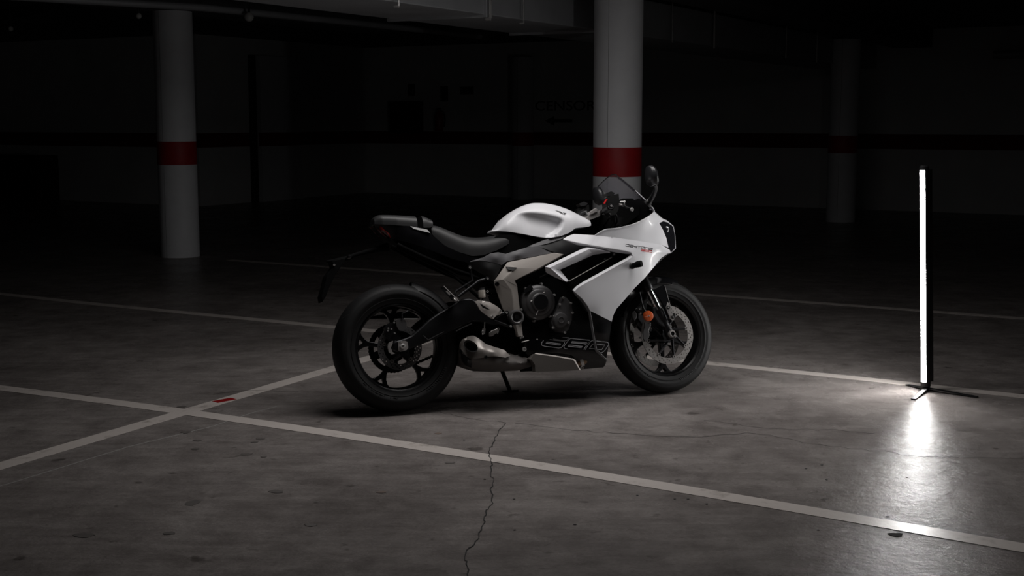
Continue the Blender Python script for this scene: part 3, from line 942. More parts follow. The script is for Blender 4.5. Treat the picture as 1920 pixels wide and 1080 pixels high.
# ---- brake discs
def brake_disc(name, cx, cz, y, r_out, r_in, nh, parent, tabs=8, th=.0045, m=None):
    holes = []
    for row, rr in enumerate(np.linspace(r_in + .008, r_out - .008, 3)):
        for k in range(nh):
            a = 2 * PI * (k + row * .37) / nh
            holes.append(circle(.0034, 6, rr * math.cos(a), rr * math.sin(a)))
    inner = circle(r_in, 72)
    outer = circle(r_out, 96)
    P2, T = triangulate(outer, holes + [inner])
    fr = [np.array([cx + p[0], y, cz + p[1]]) for p in P2]; bk = [p + np.array([0, th, 0]) for p in fr]
    TT = []
    for t in T:
        a, b, c = (fr[i] for i in t); TT.append(t if np.cross(b - a, c - a)[1] < 0 else (t[0], t[2], t[1]))
    d = solid_from_front(name, fr, bk, TT, m or DISC, parent)
    for k in range(tabs):
        a = 2 * PI * (k + .3) / tabs
        tx, tz = cx + (r_in - .002) * math.cos(a), cz + (r_in - .002) * math.sin(a)
        lathe('disc_button', [(.0045, -.004), (.0095, -.004), (.0095, .005), (.0045, .005)], (tx, y + th / 2, tz), DISC, d, (0, 1, 0), 16, None, 35, True)
    arms = []
    V, Fc = [], []
    for k in range(tabs):
        a = 2 * PI * (k + .3) / tabs; a2 = a + .55
        p0 = np.array([cx + .038 * math.cos(a2), y + .004, cz + .038 * math.sin(a2)]); p1 = np.array([cx + (r_in - .008) * math.cos(a), y + .002, cz + (r_in - .008) * math.sin(a)])
        v, f = tube_vf([p0, p1], [.008, .0055], 6); V, Fc = join_vf((V, Fc), (v, f))
    v, f = lathe_vf([(.03, -.003), (.044, -.003), (.044, .006), (.03, .006)], (cx, y + .004, cz), (0, 1, 0), 32, closed_profile=True)
    V, Fc = join_vf((V, Fc), (v, f))
    build('disc_carrier', V, Fc, BMETAL, d, 35)
    return d
d1 = brake_disc('brake_disc', 1.4256, .300, -.072, .155, .122, 26, bike); d1['label'] = 'near front brake disc with drilled holes'
d2 = brake_disc('brake_disc', 1.4256, .300, .068, .155, .122, 26, bike); d2['label'] = 'far front brake disc'
d3 = brake_disc('brake_disc', 0.0, .315, -.082, .110, .080, 20, bike, 5, m=GUNM); d3['label'] = 'rear brake disc'

# ---- sprocket and chain on the far side
SY = .078
def sprocket():
    n = 43; loop = []
    for k in range(n):
        for f, r in ((-.32, .112), (-.16, .119), (.16, .119), (.32, .112)):
            a = 2 * PI * (k + f) / n; loop.append((r * math.cos(a), r * math.sin(a)))
    holes = []
    for k in range(5):
        a = 2 * PI * k / 5 + .35
        sl = []
        for q in np.linspace(-.42, .42, 7): sl.append((.097 * math.cos(a + q), .097 * math.sin(a + q)))
        for q in np.linspace(.36, -.36, 7): sl.append((.070 * math.cos(a + q), .070 * math.sin(a + q)))
        holes.append(sl)
    return plate_xz('sprocket', loop, SY - .003, SY + .003, BMETAL, bike, holes + [circle(.03, 24)], None, 0, AX_R)
spk = sprocket()
def chain():
    path = []
    fsx, fsz, fr = .565, .43, .036
    for k in range(44):                                      # wrap round the rear sprocket
        a = math.radians(83 + 200 * k / 43); path.append((.116 * math.cos(a), .315 + .116 * math.sin(a)))
    n = 36
    e = path[-1]; tg = (fsx, fsz - fr)
    for k in range(1, n): path.append((e[0] + (tg[0] - e[0]) * k / n, e[1] + (tg[1] - e[1]) * k / n))
    V, Fc = [], []
    P = np.array(path); seg = np.r_[0, np.cumsum(np.hypot(*np.diff(P, axis=0).T))]
    L = seg[-1]; pitch = .0159; s = 0; i = 0
    while s + pitch < L:
        a = [np.interp(s, seg, P[:, j]) for j in (0, 1)]; b = [np.interp(s + pitch, seg, P[:, j]) for j in (0, 1)]
        off = .0085 if i % 2 else .0055
        for yy in (SY - off, SY + off):
            d = np.array([b[0] - a[0], 0, b[1] - a[1]]); d /= np.linalg.norm(d); u = np.array([-d[2], 0, d[0]])
            st = len(V); pts = []
            A0 = np.array([a[0], yy, a[1]]); B0 = np.array([b[0], yy, b[1]])
            for q, w in ((A0 - d * .005, .004), (A0, .0072), (A0 + d * pitch * .5, .0045), (B0, .0072), (B0 + d * .005, .004)): pts.append((q + u * w, q - u * w))
            ring = [p[0] for p in pts] + [p[1] for p in reversed(pts)]
            V += ring + [r + np.array([0, .002, 0]) for r in ring]
            Fc += [tuple(range(st, st + 10)), tuple(range(st + 19, st + 9, -1))] + [(st + k, st + 10 + k, st + 10 + (k + 1) % 10, st + (k + 1) % 10) for k in range(10)]
        v, f = tube_vf([(a[0], SY - .009, a[1]), (a[0], SY + .011, a[1])], .004, 6); V, Fc = join_vf((V, Fc), (v, f))
        s += pitch; i += 1
    o = build('chain', V, Fc, BMETAL, bike, 35); o['label'] = 'drive chain'; return o
chain()

sheet('chain_guard', [(x, y, .088) for x, y in [(686, 595), (720, 589), (778, 581), (790, 585), (790, 596), (760, 597.5), (690, 598)]], BLACK, bike, (), .014, 8, 5, True, bevel=.002)

# ---- swingarm
def arm(name, yn, yf, parent):
    top = [(737, 647), (741, 640), (771, 630), (805, 599.5), (831, 582), (851, 571), (861, 562.5), (873, 559.5), (886, 560.5), (905, 570), (930, 583), (955, 590)]
    low = [(950, 606), (925, 610), (905, 604), (885, 603), (862, 614), (838, 626), (815, 636), (790, 646), (768, 655), (745, 661), (738, 657)]
    out = [(x, y, yn) for x, y in cr(top, 2) + low]
    ctrl = [(800, 620, yn - .006), (850, 595, yn - .01), (760, 648, yn - .002)]
    return sheet(name, out, BMETAL, parent, ctrl, yf - yn, 7, 5, True, bevel=.007)
sa, _ = arm('swingarm', -.140, -.108, bike); sa['label'] = 'black swingarm'
far, _ = arm('swingarm_far_side', -.140, -.108, sa); far.scale = (1, -1, 1)
tube('cross_brace', [B(900, 585, -.13), B(900, 585, -.13) * np.array([1, -1, 1])], .035, BMETAL, sa, 14)
strokes('pocket_edge', [[(855, 621), (870, 613), (885, 606.5)]], lambda x, y: -.147, .005, GUNM, sa, .002)
strokes('pocket_edge', [[(794, 629), (803, 637), (818, 629), (832, 622)]], lambda x, y: -.147, .004, GUNM, sa, .002)
# axle adjuster
ab = sheet('axle_block', [(x, y, -.146) for x, y in [(747, 641), (759, 638.5), (764, 641), (765.5, 652), (762, 656.5), (751, 659.5), (747, 657)]], SILVER, bike, (), .008, 6, 4, True, bevel=.002)[0]
c = B(754.5, 649, -.15)
lathe('axle_nut', [(0.006, .012), (.010, .012), (.0135, .009), (.0135, -.002), (.006, -.002)], c, STEEL, ab, n=6)
sheet('adjuster_cap', [(x, y, -.143) for x, y in [(729, 643), (737, 639), (736, 645), (733, 652), (736, 660), (741, 663), (735, 664.5), (729, 660), (727, 650)]], SILVER, bike, (), .012, 5, 3, True, bevel=.002)
strokes('hose_clip', [[(757, 597.5), (783, 597.8)]], lambda x, y: -.12, .0045, STEEL, bike, .0)
# rear caliper
cal = sheet('rear_caliper', [(x, y, -.115) for x, y in [(742, 601), (749, 597), (758, 597), (762, 606), (762, 615), (757, 621), (749, 620), (744, 612)]], GUNM, bike, (), .05, 6, 3, True, bevel=.004)[0]
sheet('caliper_body', [(x, y, -.105) for x, y in [(722, 615), (730, 606), (742, 603), (750, 622), (752, 636), (744, 642), (733, 640), (724, 632)]], BMETAL, cal, (), .04, 6, 3, True, bevel=.004)
for x, y in [(739, 605), (728, 616), (734, 617), (740, 625), (727, 620)]: bolt(x, y, -.112, .004, cal)
tube('brake_line', [B(754, 598, -.118), B(754, 588, -.118), B(765, 583, -.116)], .004, BLACK, cal, 8)

# ---- rear mudguard over the tyre
def guard_arc(name, cx, cz, r, half, a0, a1, m, n=24, drop=.04, tip=.35):
    secs = []
    for k in range(n + 1):
        t = k / n; a = math.radians(a0 + (a1 - a0) * t)
        w = half * (1 - tip * max(0, 1 - t * 4) ** 2)
        ring = []
        for q in np.linspace(-1, 1, 11):
            rr = r - drop * abs(q) ** 2.6; ring.append(np.array([cx + rr * math.cos(a), w * q, cz + rr * math.sin(a)]))
        for q in np.linspace(1, -1, 11):
            rr = r - .004 - drop * abs(q) ** 2.6; ring.append(np.array([cx + rr * math.cos(a), w * q * .97, cz + rr * math.sin(a)]))
        secs.append(ring)
    return loft(name, secs, m, bike, True, None, 40)
hg = guard_arc('rear_hugger', 0, .315, .334, .085, 74, 22, BLACK); hg['label'] = 'black rear hugger over the tyre'

# ---- front mudguard, forks
mg = guard_arc('front_mudguard', 1.4256, .300, .316, .068, 66, 158, GLOSSB, 30, .045, .5)
sheet('mudguard_stay', [(x, y, -.100) for x, y in [(1224, 545), (1244, 535), (1247, 540), (1254, 570), (1262, 598), (1258, 603), (1250, 590), (1238, 565)]], GLOSSB, mg, (), .012, 6, 4, True, bevel=.002)
strokes('stay_edge_glint', [[(1246, 536), (1250, 552), (1256, 575), (1262.5, 601)]], lambda x, y: -.101, .0022, STEEL, mg, .001)  # pale line drawn as the highlight along the stay's edge
def fork(side):
    y = side * .102
    ax0 = np.array([1.4256 - .004, y, .300]); d = S_AX
    at = lambda s: ax0 + d * s
    leg = lathe('fork_leg', [(.0, .62), (.024, .62), (.027, .60), (.027, .30), (.029, .295), (.029, .265), (.026, .255), (.022, .252), (0, .252)], ax0, BMETAL, bike, d, 28, None, 35)
    lathe('stanchion', [(.0, .28), (.0205, .28), (.0205, .135), (0, .135)], ax0, CHROME, leg, d, 28)
    lathe('fork_bottom', [(0, .145), (.0235, .145), (.0255, .13), (.0235, .10), (.0205, .06), (.022, .03), (.026, 0), (.022, -.024), (0, -.03)], ax0, BMETAL, leg, d, 24)
    lathe('axle_clamp', [(.011, .024), (.017, .024), (.021, .016), (.021, -.02), (.011, -.02)], ax0 + np.array([0, side * .006, 0]), SILVER if side < 0 else BMETAL, leg, (0, side, 0), 24)
    # radial caliper behind the leg
    cpts = [(-.035, .03), (-.075, .055), (-.105, .10), (-.10, .145), (-.06, .150), (-.035, .12)]
    cy0, cy1 = (-.118, -.045) if side < 0 else (.045, .118)
    cc = plate_xz('front_caliper', [(x, z) for x, z in cpts], cy0, cy1, BMETAL, leg, (), None, .006, (1.4256, .300))
    lug = plate_xz('caliper_bracket', [(-.02, .09), (.02, .06), (.035, .085), (.012, .165), (-.02, .185), (-.035, .14)], side * .09 - .006, side * .09 + .006, BMETAL, leg, (), None, .003, (1.4256, .300))
    return leg
fr_ = fork(-1); fr_['label'] = 'near fork leg'
fl_ = fork(1); fl_['label'] = 'far fork leg'
for o in (fw, d1, d2, mg, fr_, fl_): steer_obj(o)
brk = sheet('stay_bracket', [(x, y, -.128) for x, y in [(1252.5, 566), (1256.5, 574), (1259, 586), (1263.5, 597), (1262, 602), (1257, 598), (1249, 577)]], SILVER, bike, (), .006, 5, 3, True, bevel=.0015)[0]
bolt(1253, 576.5, -.13, .009, brk, BMETAL); bolt(1261.8, 594.5, -.13, .009, brk, BMETAL)
bolt(1253, 576.5, -.134, .0045, brk); bolt(1261.8, 594.5, -.134, .0045, brk)
bolt(1257, 612, -.13, .0055, brk); bolt(1266, 630.5, -.125, .006, brk)
# orange reflector
rc = B(1215.5, 592.5, -.135)
rf = lathe('reflector', [(0, .0085), (.020, .0075), (.0265, .005), (.0275, 0), (.0275, -.006), (0, -.006)], rc, ORANGE, bike, n=32, label='round orange side reflector')
lathe('reflector_screw', [(0, .013), (.003, .012), (.0035, .008), (0, .008)], rc, STEEL, rf, n=10)
for k in range(8):
    a = 2 * PI * k / 8 + .2
    p = rc + np.array([.004 * math.cos(a), -.0082, .004 * math.sin(a)]); q_ = rc + np.array([.024 * math.cos(a), -.0070, .024 * math.sin(a)])
    tube('reflector_rib', [p, q_], .0007, ORANGE, rf, 5)
tube('brake_hose', [B(1199, 548, -.11), B(1203, 566, -.12), B(1206, 577, -.125), B(1213, 588, -.12)], .0045, BLACK, bike, 10)
sheet('caliper_face', [(x, y, -.118) for x, y in [(1208, 604), (1212, 606), (1216, 607), (1220, 604), (1221, 610), (1217, 618), (1218, 630), (1214, 638), (1210, 640), (1206, 635), (1206, 622), (1209, 613)]], GUNM, bike, (), .01, 5, 3, True, bevel=.002)
sheet('caliper_pad', [(x, y, -.105) for x, y in [(1185, 587), (1190, 583), (1195, 590), (1193, 597), (1190, 602), (1186, 594)]], GUNM, bike, (), .01, 5, 3, True, bevel=.002)
bolt(1201, 588, -.12, .005, bike, STEEL, 'caliper_bolt'); bolt(1253.5, 645, -.1, .006, bike, STEEL, 'wheel_bolt'); bolt(1200, 633, -.11, .005, bike, GUNM, 'caliper_bolt')

# ------------------------------------------------------------------ dark inner volumes: engine, airbox, radiator
def core(name, pts, y0, y1, m, bevel=.01, parent=bike):
    return sheet(name, [(x, y, y0) for x, y in pts], m, parent, (), y1 - y0, 14, 9, True, bevel=bevel)[0]
eng = core('engine_block', [(948, 548), (985, 520), (1040, 520), (1072, 545), (1095, 575), (1105, 620), (1098, 650), (1040, 664), (985, 655), (968, 620)], -.15, .15, DEEP)
eng['label'] = 'black engine casing'
air = core('airbox', [(838, 462), (880, 478), (935, 440), (1000, 440), (1056, 446), (1112, 442), (1100, 462), (1066, 490), (1010, 520), (950, 545), (915, 540), (880, 505)], -.105, .105, DEEP)
core('shock_linkage', [(858, 622), (885, 602), (905, 600), (950, 604), (985, 638), (986, 664), (950, 659), (912, 648), (890, 636), (868, 650), (860, 640)], -.10, .10, DEEP)
core('crankcase_front', [(1060, 555), (1090, 562), (1104, 584), (1112, 626), (1117, 656), (1060, 645)], -.13, .13, DEEP)
rad = core('radiator', [(1052, 512), (1120, 474), (1180, 478), (1182, 500), (1140, 555), (1120, 600), (1095, 580), (1075, 545)], -.17, .17, DEEP)
inner = core('inner_cowl', [(1120, 446), (1165, 432), (1215, 412), (1243, 440), (1240, 466), (1205, 505), (1160, 500), (1130, 470)], -.085, .085, DEEP)
for k in range(7):
    a = (1066 + 2 + k * 2.0, 529 + k * 1.9); b = (1150 + k * 2.2, 479 + k * 2.4)
    tube('radiator_fin', [B(a[0], a[1], -.176), B(b[0], b[1], -.176)], .0012, BLACK, rad, 5)
tube('radiator_edge', [B(1066.5, 527.5, -.2), B(1147, 482.5, -.2)], .0024, HEEL, rad, 6)
bolt(1151.5, 477, -.2, .006, rad)
bolt(1134, 486, -.19, .004, rad)

# clutch and starter covers
cc = B(1013, 566, -.205)
cl = lathe('clutch_cover', [(0, .010), (.040, .010), (.044, .006), (.046, .001), (.061, .000), (.066, -.004), (.068, -.010), (.080, -.014), (.087, -.022), (.090, -.050), (0, -.050)], cc + np.array([0, .004, 0]), GUNM, bike, n=56, label='round graphite clutch cover')
lathe('cover_badge', [(0, .0125), (.036, .0125), (.038, .010), (0, .010)], cc + np.array([0.002, .004, 0]), BMETAL, cl, n=40)
for a in (20, 75, 130, 200, 255, 310):
    p = cc + np.array([.095 * math.cos(math.radians(a)), .035, .095 * math.sin(math.radians(a))])
    lathe('cover_bolt', [(0, .006), (.005, .006), (.0062, .003), (.0062, -.02), (0, -.02)], p, STEEL, cl, n=8)
for a, b in [((1021, 548), (1018.5, 549)), ((995, 565), (998, 564)), ((1005, 591), (1010, 580))]:
    tube('cover_rib', [B(*a, -.207), B(*b, -.207)], .0022, SILVER, cl, 6)
bolt(1001.5, 596.5, -.19, .004, cl); bolt(1004, 597, -.19, .0035, cl)
sheet('cable_bracket', [(x, y, -.2) for x, y in [(982, 545), (995, 533), (998, 538), (1000, 541), (990, 547), (984, 549)]], BMETAL, cl, (), .012, 5, 3, True, bevel=.002)
alt = sheet('pump_cover', [(x, y, -.195) for x, y in [(1056, 556.5), (1061, 557), (1071, 568), (1074, 586), (1072, 600), (1066, 618), (1059, 624), (1047, 622), (1036, 614), (1034, 604), (1040, 588), (1048, 576)]], GUNM, bike, [(1050, 600, -.205)], .05, 6, 4, True, bevel=.003)[0]
alt['label'] = 'graphite water pump cover'
ac = B(1052, 600, -.212)
lathe('pump_cap', [(0, .004), (.012, .004), (.013, .006), (.016, .006), (.017, .003), (.033, 0), (.039, -.008), (.040, -.02), (0, -.02)], ac, GUNM, alt, n=36)
for x, y in [(1056, 558), (1049.5, 570.5), (1070.5, 568.5), (1073.5, 586.5), (1065.5, 605), (1037, 614.5), (1059, 623.5), (1039, 593)]: bolt(x, y, -.2, .0058, alt)

# ---- taupe frame plate
frm = facets('frame_plate', {'a': (925.5, 527, -.166), 'b': (931, 520, -.172), 'c': (951, 491.5, -.176), 'e': (1040, 473.5, -.186), 'f': (1058, 476.5, -.190), 'h': (1012, 503, -.204), 'i': (966, 526, -.200),
                             'r': (945, 524, -.200), 'w': (967, 503, -.200), 'j': (970, 535, -.184), 'k': (959, 544, -.202), 'a2': (928, 538, -.172), 'l': (973, 562, -.184), 'l2': (962, 562, -.200), 'm': (977, 595, -.186), 'm2': (963, 595, -.196),
                             'n': (942, 580, -.172), 's': (981, 632, -.186), 't': (971, 631, -.190), 'u': (957, 602, -.176)},
             [('b', 'c', 'w', 'r'), ('c', 'e', 'w'), ('e', 'f', 'h', 'w'), ('w', 'h', 'i', 'r'), ('a', 'b', 'r'), ('a', 'r', 'k', 'a2'), ('r', 'i', 'j', 'k'), ('a2', 'k', 'l2', 'n'), ('k', 'j', 'l', 'l2'), ('n', 'l2', 'm2', 'u'), ('l2', 'l', 'm', 'm2'), ('u', 'm2', 't'), ('m2', 'm', 's', 't')],
             TAUPE, bike, .03, .0035, 'taupe cast frame plate')
sheet('frame_recess', [(949, 500, -.187), (969, 501.5, -.203), (962, 508, -.203), (952, 505, -.194)], BLACK, frm, (), .02, 3, 2, True)
pv = B(969, 594.5, -.212)
lathe('pivot_cap', [(0, -.008), (.021, -.008), (.024, -.004), (.025, .003), (.029, .006), (.035, .004), (.0385, -.004), (.0385, -.03), (0, -.03)], pv, GUNM, frm, n=40)
lathe('pivot_hex', [(0, .002), (.012, .002), (.014, -.001), (.014, -.01), (0, -.01)], pv, BMETAL, frm, n=6)
bolt(932, 532.5, -.185, .011, frm, BMETAL); bolt(980, 632, -.19, .006, frm); bolt(976, 634, -.19, .004, frm)

# ---- side covers between seat and frame
sc = sheet('side_cover', [(874, 492, -.12), (905, 483, -.14), (920, 475, -.145), (934, 473, -.15), (948, 476, -.145), (990, 463, -.15), (1012, 462, -.155), (1035, 470, -.155), (1040, 473, -.16), (1000, 481, -.16), (950, 490, -.158), (941, 497, -.155), (924, 492, -.15), (900, 488, -.14)], PILL, bike, [(930, 484, -.158), (970, 477, -.165)], .006, 3.5, 3, mback=BLACK)[0]
sc['label'] = 'dark grey side cover'
mirror_copy(sc, bike)
sc2 = sheet('side_cover_lower', [(874, 492, -.12), (900, 489, -.142), (924, 493, -.15), (941, 498, -.155), (930, 521, -.15), (924, 528, -.14), (905, 515, -.13), (885, 503, -.12)], BLACK, bike, [(915, 505, -.152)], .006, 4, 3)[0]
rail = sheet('tank_rail', [(990, 462, -.14), (1020, 450, -.145), (1056, 441, -.15), (1062, 441.5, -.15), (1056, 447, -.158), (1025, 457, -.155), (1000, 463, -.15)], PILL, bike, (), .01, 3, 2.5, bevel=.001)[0]
mirror_copy(rail, bike)
sc3 = sheet('infill_panel', [(992, 464, -.15), (1030, 456, -.15), (1058, 448, -.155), (1090, 460, -.165), (1100, 463, -.165), (1060, 478, -.17), (1040, 473, -.165), (1012, 463, -.155)], BLACK, bike, [(1050, 465, -.165)], .006, 4, 3)[0]

# ---- fuel tank
spine = cr([(925.5, 432), (931, 423), (940, 412), (950, 403), (962, 395), (975, 388), (990, 383), (1003, 382), (1020, 383.2), (1040, 388), (1060, 396.5), (1080, 407.5), (1095, 415.5), (1105, 424)], 5)
SP = np.array([B(x, y, 0.0) for x, y in spine])
bot = [(926, 432.5, -.085), (938, 431.5, -.105), (960, 434, -.125), (990, 439, -.14), (1015, 443.5, -.15), (1032, 446, -.152), (1050, 443, -.155), (1066, 437, -.155), (1078, 428, -.15), (1100, 426, -.125), (1105, 424, -.11)]
BT = np.array([B(*b) for b in bot])
KN = np.array([B(x, y, -.135)[[0, 2]] for x, y in cr([(955, 413), (963, 405), (975, 398.5), (990, 397.5), (1020, 402), (1045, 409), (1058, 416)], 4)])
_f = np.array([B(x, y, -.145)[[0, 2]] for x, y in [(1030, 446), (1045, 437), (1054, 427), (1058, 416), (1059, 405)]])
FRX = lambda z: np.interp(z, _f[:, 1], _f[:, 0])
def tank():
    xs = np.concatenate([np.linspace(BT[0, 0] + .004, .60, 9)[:-1], np.linspace(.60, BT[-1, 0] - .001, 80)])
    secs = []
    N = 44
    zt = lambda x: np.interp(x, SP[:, 0], SP[:, 2])
    zb = lambda x: np.interp(x, BT[:, 0], BT[:, 2])
    w_ = lambda x: np.interp(x, [.50, .53, .58, .66, .78, .90, 1.0, 1.05, 1.12], [.020, .060, .100, .138, .158, .162, .146, .120, .08])
    for x in xs:
        a, b, w = zt(x), zb(x), w_(x)
        h = max(.004, a - b)
        ring = []
        for k in range(N + 1):
            t = k / N
            th = t * PI / 2
            e = .62
            yy = w * math.sin(th) ** .72
            zz = b + h * (math.cos(th) ** .80 if t < 1 else 0)
            # knee recess: deepest just under its upper and front edge, fading out downwards and rearwards
            dist = np.interp(x, KN[:, 0], KN[:, 1]) - zz if x <= KN[-1, 0] else -1
            df = FRX(zz) - x
            ds = .004 * math.log1p(math.exp(min(60, dist / .004)))
            g1 = (1 - math.exp(-ds / .035)) * math.exp(-ds / .11)
            g2 = min(1, max(0, df) / .024); g2 = g2 * g2 * (3 - 2 * g2)
            g3 = min(1, max(0, (x - .575) / .13)); g3 = g3 * g3 * (3 - 2 * g3)
            dent = .075 * g1 * g2 * g3
            ring.append(np.array([x, -(yy - dent), zz]))
        secs.append(ring + [r * np.array([1, -1, 1]) for r in reversed(ring[:-0 or None])])
    return loft('fuel_tank', secs, WHITE, bike, True, 'white fuel tank with knee recesses', 50)
tk = tank()
strokes('tank_trim', [[(921, 434), (927, 425), (936, 413)], ], lambda x, y: -.0, .0022, LINEP, tk, 0)
def tank_y(x, y): return -.128
from mathutils.bvhtree import BVHTree
def surface_of(o):
    me = o.data
    bv = BVHTree.FromPolygons([v.co[:] for v in me.vertices], [p.vertices[:] for p in me.polygons])
    og = BM @ (CAM - BO)
    def f(px, py, lift=.0015):
        d = BM @ ray(px, py); d = d / np.linalg.norm(d)
        h = bv.ray_cast(Vector(og), Vector(d))
        return np.array(h[0]) - d * lift if h[0] is not None else None
    return f
def decal(name, pxs, o, m, parent, res=1.2):
    f = surface_of(o)
    lp = densify(pxs, res)
    P2, T = triangulate(lp)
    fr = [f(*p) for p in P2]
    bk = [f(p[0], p[1], -.0005) for p in P2]
    TT = []
    for t in T:
        a, b, c = (fr[i] for i in t); TT.append(t if np.cross(b - a, c - a)[1] < 0 else (t[0], t[2], t[1]))
    return solid_from_front(name, fr, bk, TT, m, parent)
decal('tank_badge', [(1041, 394.2), (1051, 396.4), (1055.5, 399.8), (1057, 402.5), (1052.5, 400.2)], tk, INK, tk)
decal('tank_badge', [(1055, 398.2), (1062, 399.5), (1058.5, 403.2), (1057.8, 400.2)], tk, INK, tk)

# ---- seats
def seat(name, top, low, wfun, m, label, crown=.015, n=22):
    T = np.array([B(x, y, 0) for x, y in cr(top, 4)]); Lw = np.array([B(x, y, yy) for x, y, yy in low])
    x0, x1 = max(T[0, 0], Lw[0, 0]), min(T[-1, 0], Lw[-1, 0])
    secs = []
    for x in np.linspace(x0 + .001, x1 - .001, 40):
        a, b, w = np.interp(x, T[:, 0], T[:, 2]), np.interp(x, Lw[:, 0], Lw[:, 2]), wfun(x)
        h = max(.003, a - b); ring = []
        for k in range(n + 1):
            th = PI / 2 * k / n
            ring.append(np.array([x, -w * math.sin(th) ** .75, b + h * math.cos(th) ** .55]))
        secs.append(ring + [r * np.array([1, -1, 1]) for r in reversed(ring)])
    return loft(name, secs, m, bike, True, label, 50)
st = seat('rider_seat', [(800, 424), (806, 423.5), (820, 426.5), (840, 435), (860, 443), (880, 446.8), (900, 446.5), (925, 443), (945, 442.5), (956, 445.5), (962, 449.5)],
          [(800, 429, -.07), (815, 444, -.095), (835, 460, -.115), (860, 472, -.125), (885, 480, -.13), (905, 479, -.125), (930, 470, -.11), (950, 459, -.095), (962, 451, -.08)],
          lambda x: np.interp(x, [.18, .25, .35, .45, .52, .60, .66], [.085, .105, .125, .135, .125, .10, .07]), SEATM, 'black textured rider seat')
ps = seat('pillion_seat', [(697, 411), (703, 406), (712, 404), (740, 404.8), (783, 407.5)], [(697, 414, -.05), (702, 420, -.07), (740, 422, -.085), (783, 426, -.09)],
          lambda x: np.interp(x, [-.1, -.05, .02, .15], [.05, .075, .09, .095]), PILLD, 'dark pillion seat hump')
ps2 = seat('pillion_pad', [(783.5, 407), (790, 407.2), (798, 411), (804, 415), (811, 423.5)], [(783.5, 426, -.09), (795, 427, -.09), (806, 427, -.08), (811, 424.5, -.075)],
           lambda x: np.interp(x, [.1, .15, .2, .25], [.095, .097, .09, .08]), PILLD, 'front pad of the pillion seat')

# ---- tail
tl = sheet('tail_cowl', [(700, 420, -.06), (740, 422, -.085), (770, 424, -.095), (800, 429, -.098), (815, 445, -.105), (835, 461, -.115), (860, 473, -.125), (885, 482, -.128), (905, 484, -.13), (880, 493, -.125), (850, 486, -.12), (820, 474, -.11), (790, 462, -.10), (760, 453, -.09), (735, 448, -.06), (716, 436, -.055)],
           GLOSSB, bike, [(780, 438, -.104)], .005, 4, 3)[0]
tl['label'] = 'gloss black tail cowl'
mirror_copy(tl, bike)
_p = B(788, 430, -.104); _v = BM @ ray(788, 430); _v /= np.linalg.norm(_v)
_l = BM @ (np.array(OVERHEAD.location) - BO) - _p; _l /= np.linalg.norm(_l)
_h = (_l - _v) / np.linalg.norm(_l - _v)                      # facet added for the tail's highlight, facing half way between viewer and overhead light
def _sh(px, py):
    o, d = BM @ (CAM - BO), BM @ ray(px, py)
    return (px, py, float((o + d * (((_p - o) @ _h) / (d @ _h)))[1]))
tp = sheet('tail_glint_facet', [_sh(769, 424), _sh(801, 430.5), _sh(807, 437), _sh(799, 435), _sh(776, 429)], GLOSSB, bike, (), .006, 3, 2)[0]
mirror_copy(tp, bike)
core('tail_underside', [(705, 425), (740, 428), (800, 432), (860, 474), (905, 484), (890, 500), (905, 525), (860, 515), (800, 485), (760, 466), (728, 447)], -.06, .06, DEEP)
light = sheet('tail_light', [(701.5, 421.5, -.05), (714, 423, -.068), (721, 431, -.070), (729, 441, -.070), (733, 447.5, -.060), (727, 447, -.05), (716, 440, -.045), (708, 432, -.045)], REDLENS, bike, [(716, 432, -.07)], .02, 3, 2)[0]
light['label'] = 'dark red tail light'
mirror_copy(light, bike)
sub = tube('subframe_rail', [B(745, 458, -.07), B(790, 480, -.085), B(850, 505, -.098), B(905, 524, -.11), B(945, 545, -.115)], .010, DEEP, bike, 10)
mirror_copy(sub, bike)
tube('subframe_stay', [B(735, 461, -.05), B(790, 485, -.07), B(850, 516, -.09), B(900, 560, -.1)], .008, DEEP, bike, 10)

# ---- number plate hanger and flap
hang = tube('plate_hanger', [B(728, 463, 0), B(700, 469, 0), B(665, 478, 0), B(655, 483, 0), B(640, 486, 0), B(612, 490.5, 0)], [.022, .014, .010, .012, .010, .005], DEEP, bike, 12)
hang['label'] = 'black number plate hanger'
fl = sheet('rear_flap', [(x, y, -.055) for x, y in [(622, 489), (648, 483), (645, 492), (630, 513), (619, 535), (611, 556), (604, 567), (602, 556), (608, 535), (612, 517), (625, 500)]], DEEP, hang, (), .11, 8, 5, True, bevel=.003)[0]
lathe('plate_lamp', [(0, .012), (.008, .01), (.010, 0), (.010, -.02), (0, -.02)], B(655, 481, -.05), BMETAL, hang, n=14)
tube('lamp_stalk', [B(655, 481, -.04), B(655, 481, .0)], .008, BLACK, hang, 8)
bolt(626.5, 497, -.058, .005, hang)

# ---- passenger peg hanger
ph = tube('peg_hanger', [B(914, 522.5, -.135), B(897, 527.5, -.138), B(890, 533, -.14), B(866, 551, -.15), B(860, 556, -.152)], [.008, .010, .008, .008, .007], BMETAL, bike, 10)
tube('hanger_arm', [B(881, 504, -.13), B(886.5, 526, -.138), B(855, 546, -.15), B(853, 553, -.152)], .0065, BMETAL, ph, 8)
for x, y in [(881, 502), (914, 522.5)]:
    bolt(x, y, -.14, .0125, ph, BMETAL); bolt(x, y, -.146, .0055, ph)
pg = sheet('passenger_peg', [(x, y, -.20) for x, y in [(832.5, 536), (858, 561.5), (860, 565), (852, 561), (848, 556), (833, 541)]], BMETAL, bike, (), .06, 5, 3, True, bevel=.002)[0]
tube('peg_edge', [B(832, 536.5, -.203), B(853, 557.5, -.203), B(860, 564.5, -.203)], .0026, SILVER, pg, 8)
sheet('peg_pad', [(x, y, -.204) for x, y in [(836, 546), (839, 545.5), (845, 551.5), (843, 554)]], SILVER, pg, (), .01, 4, 3, True)
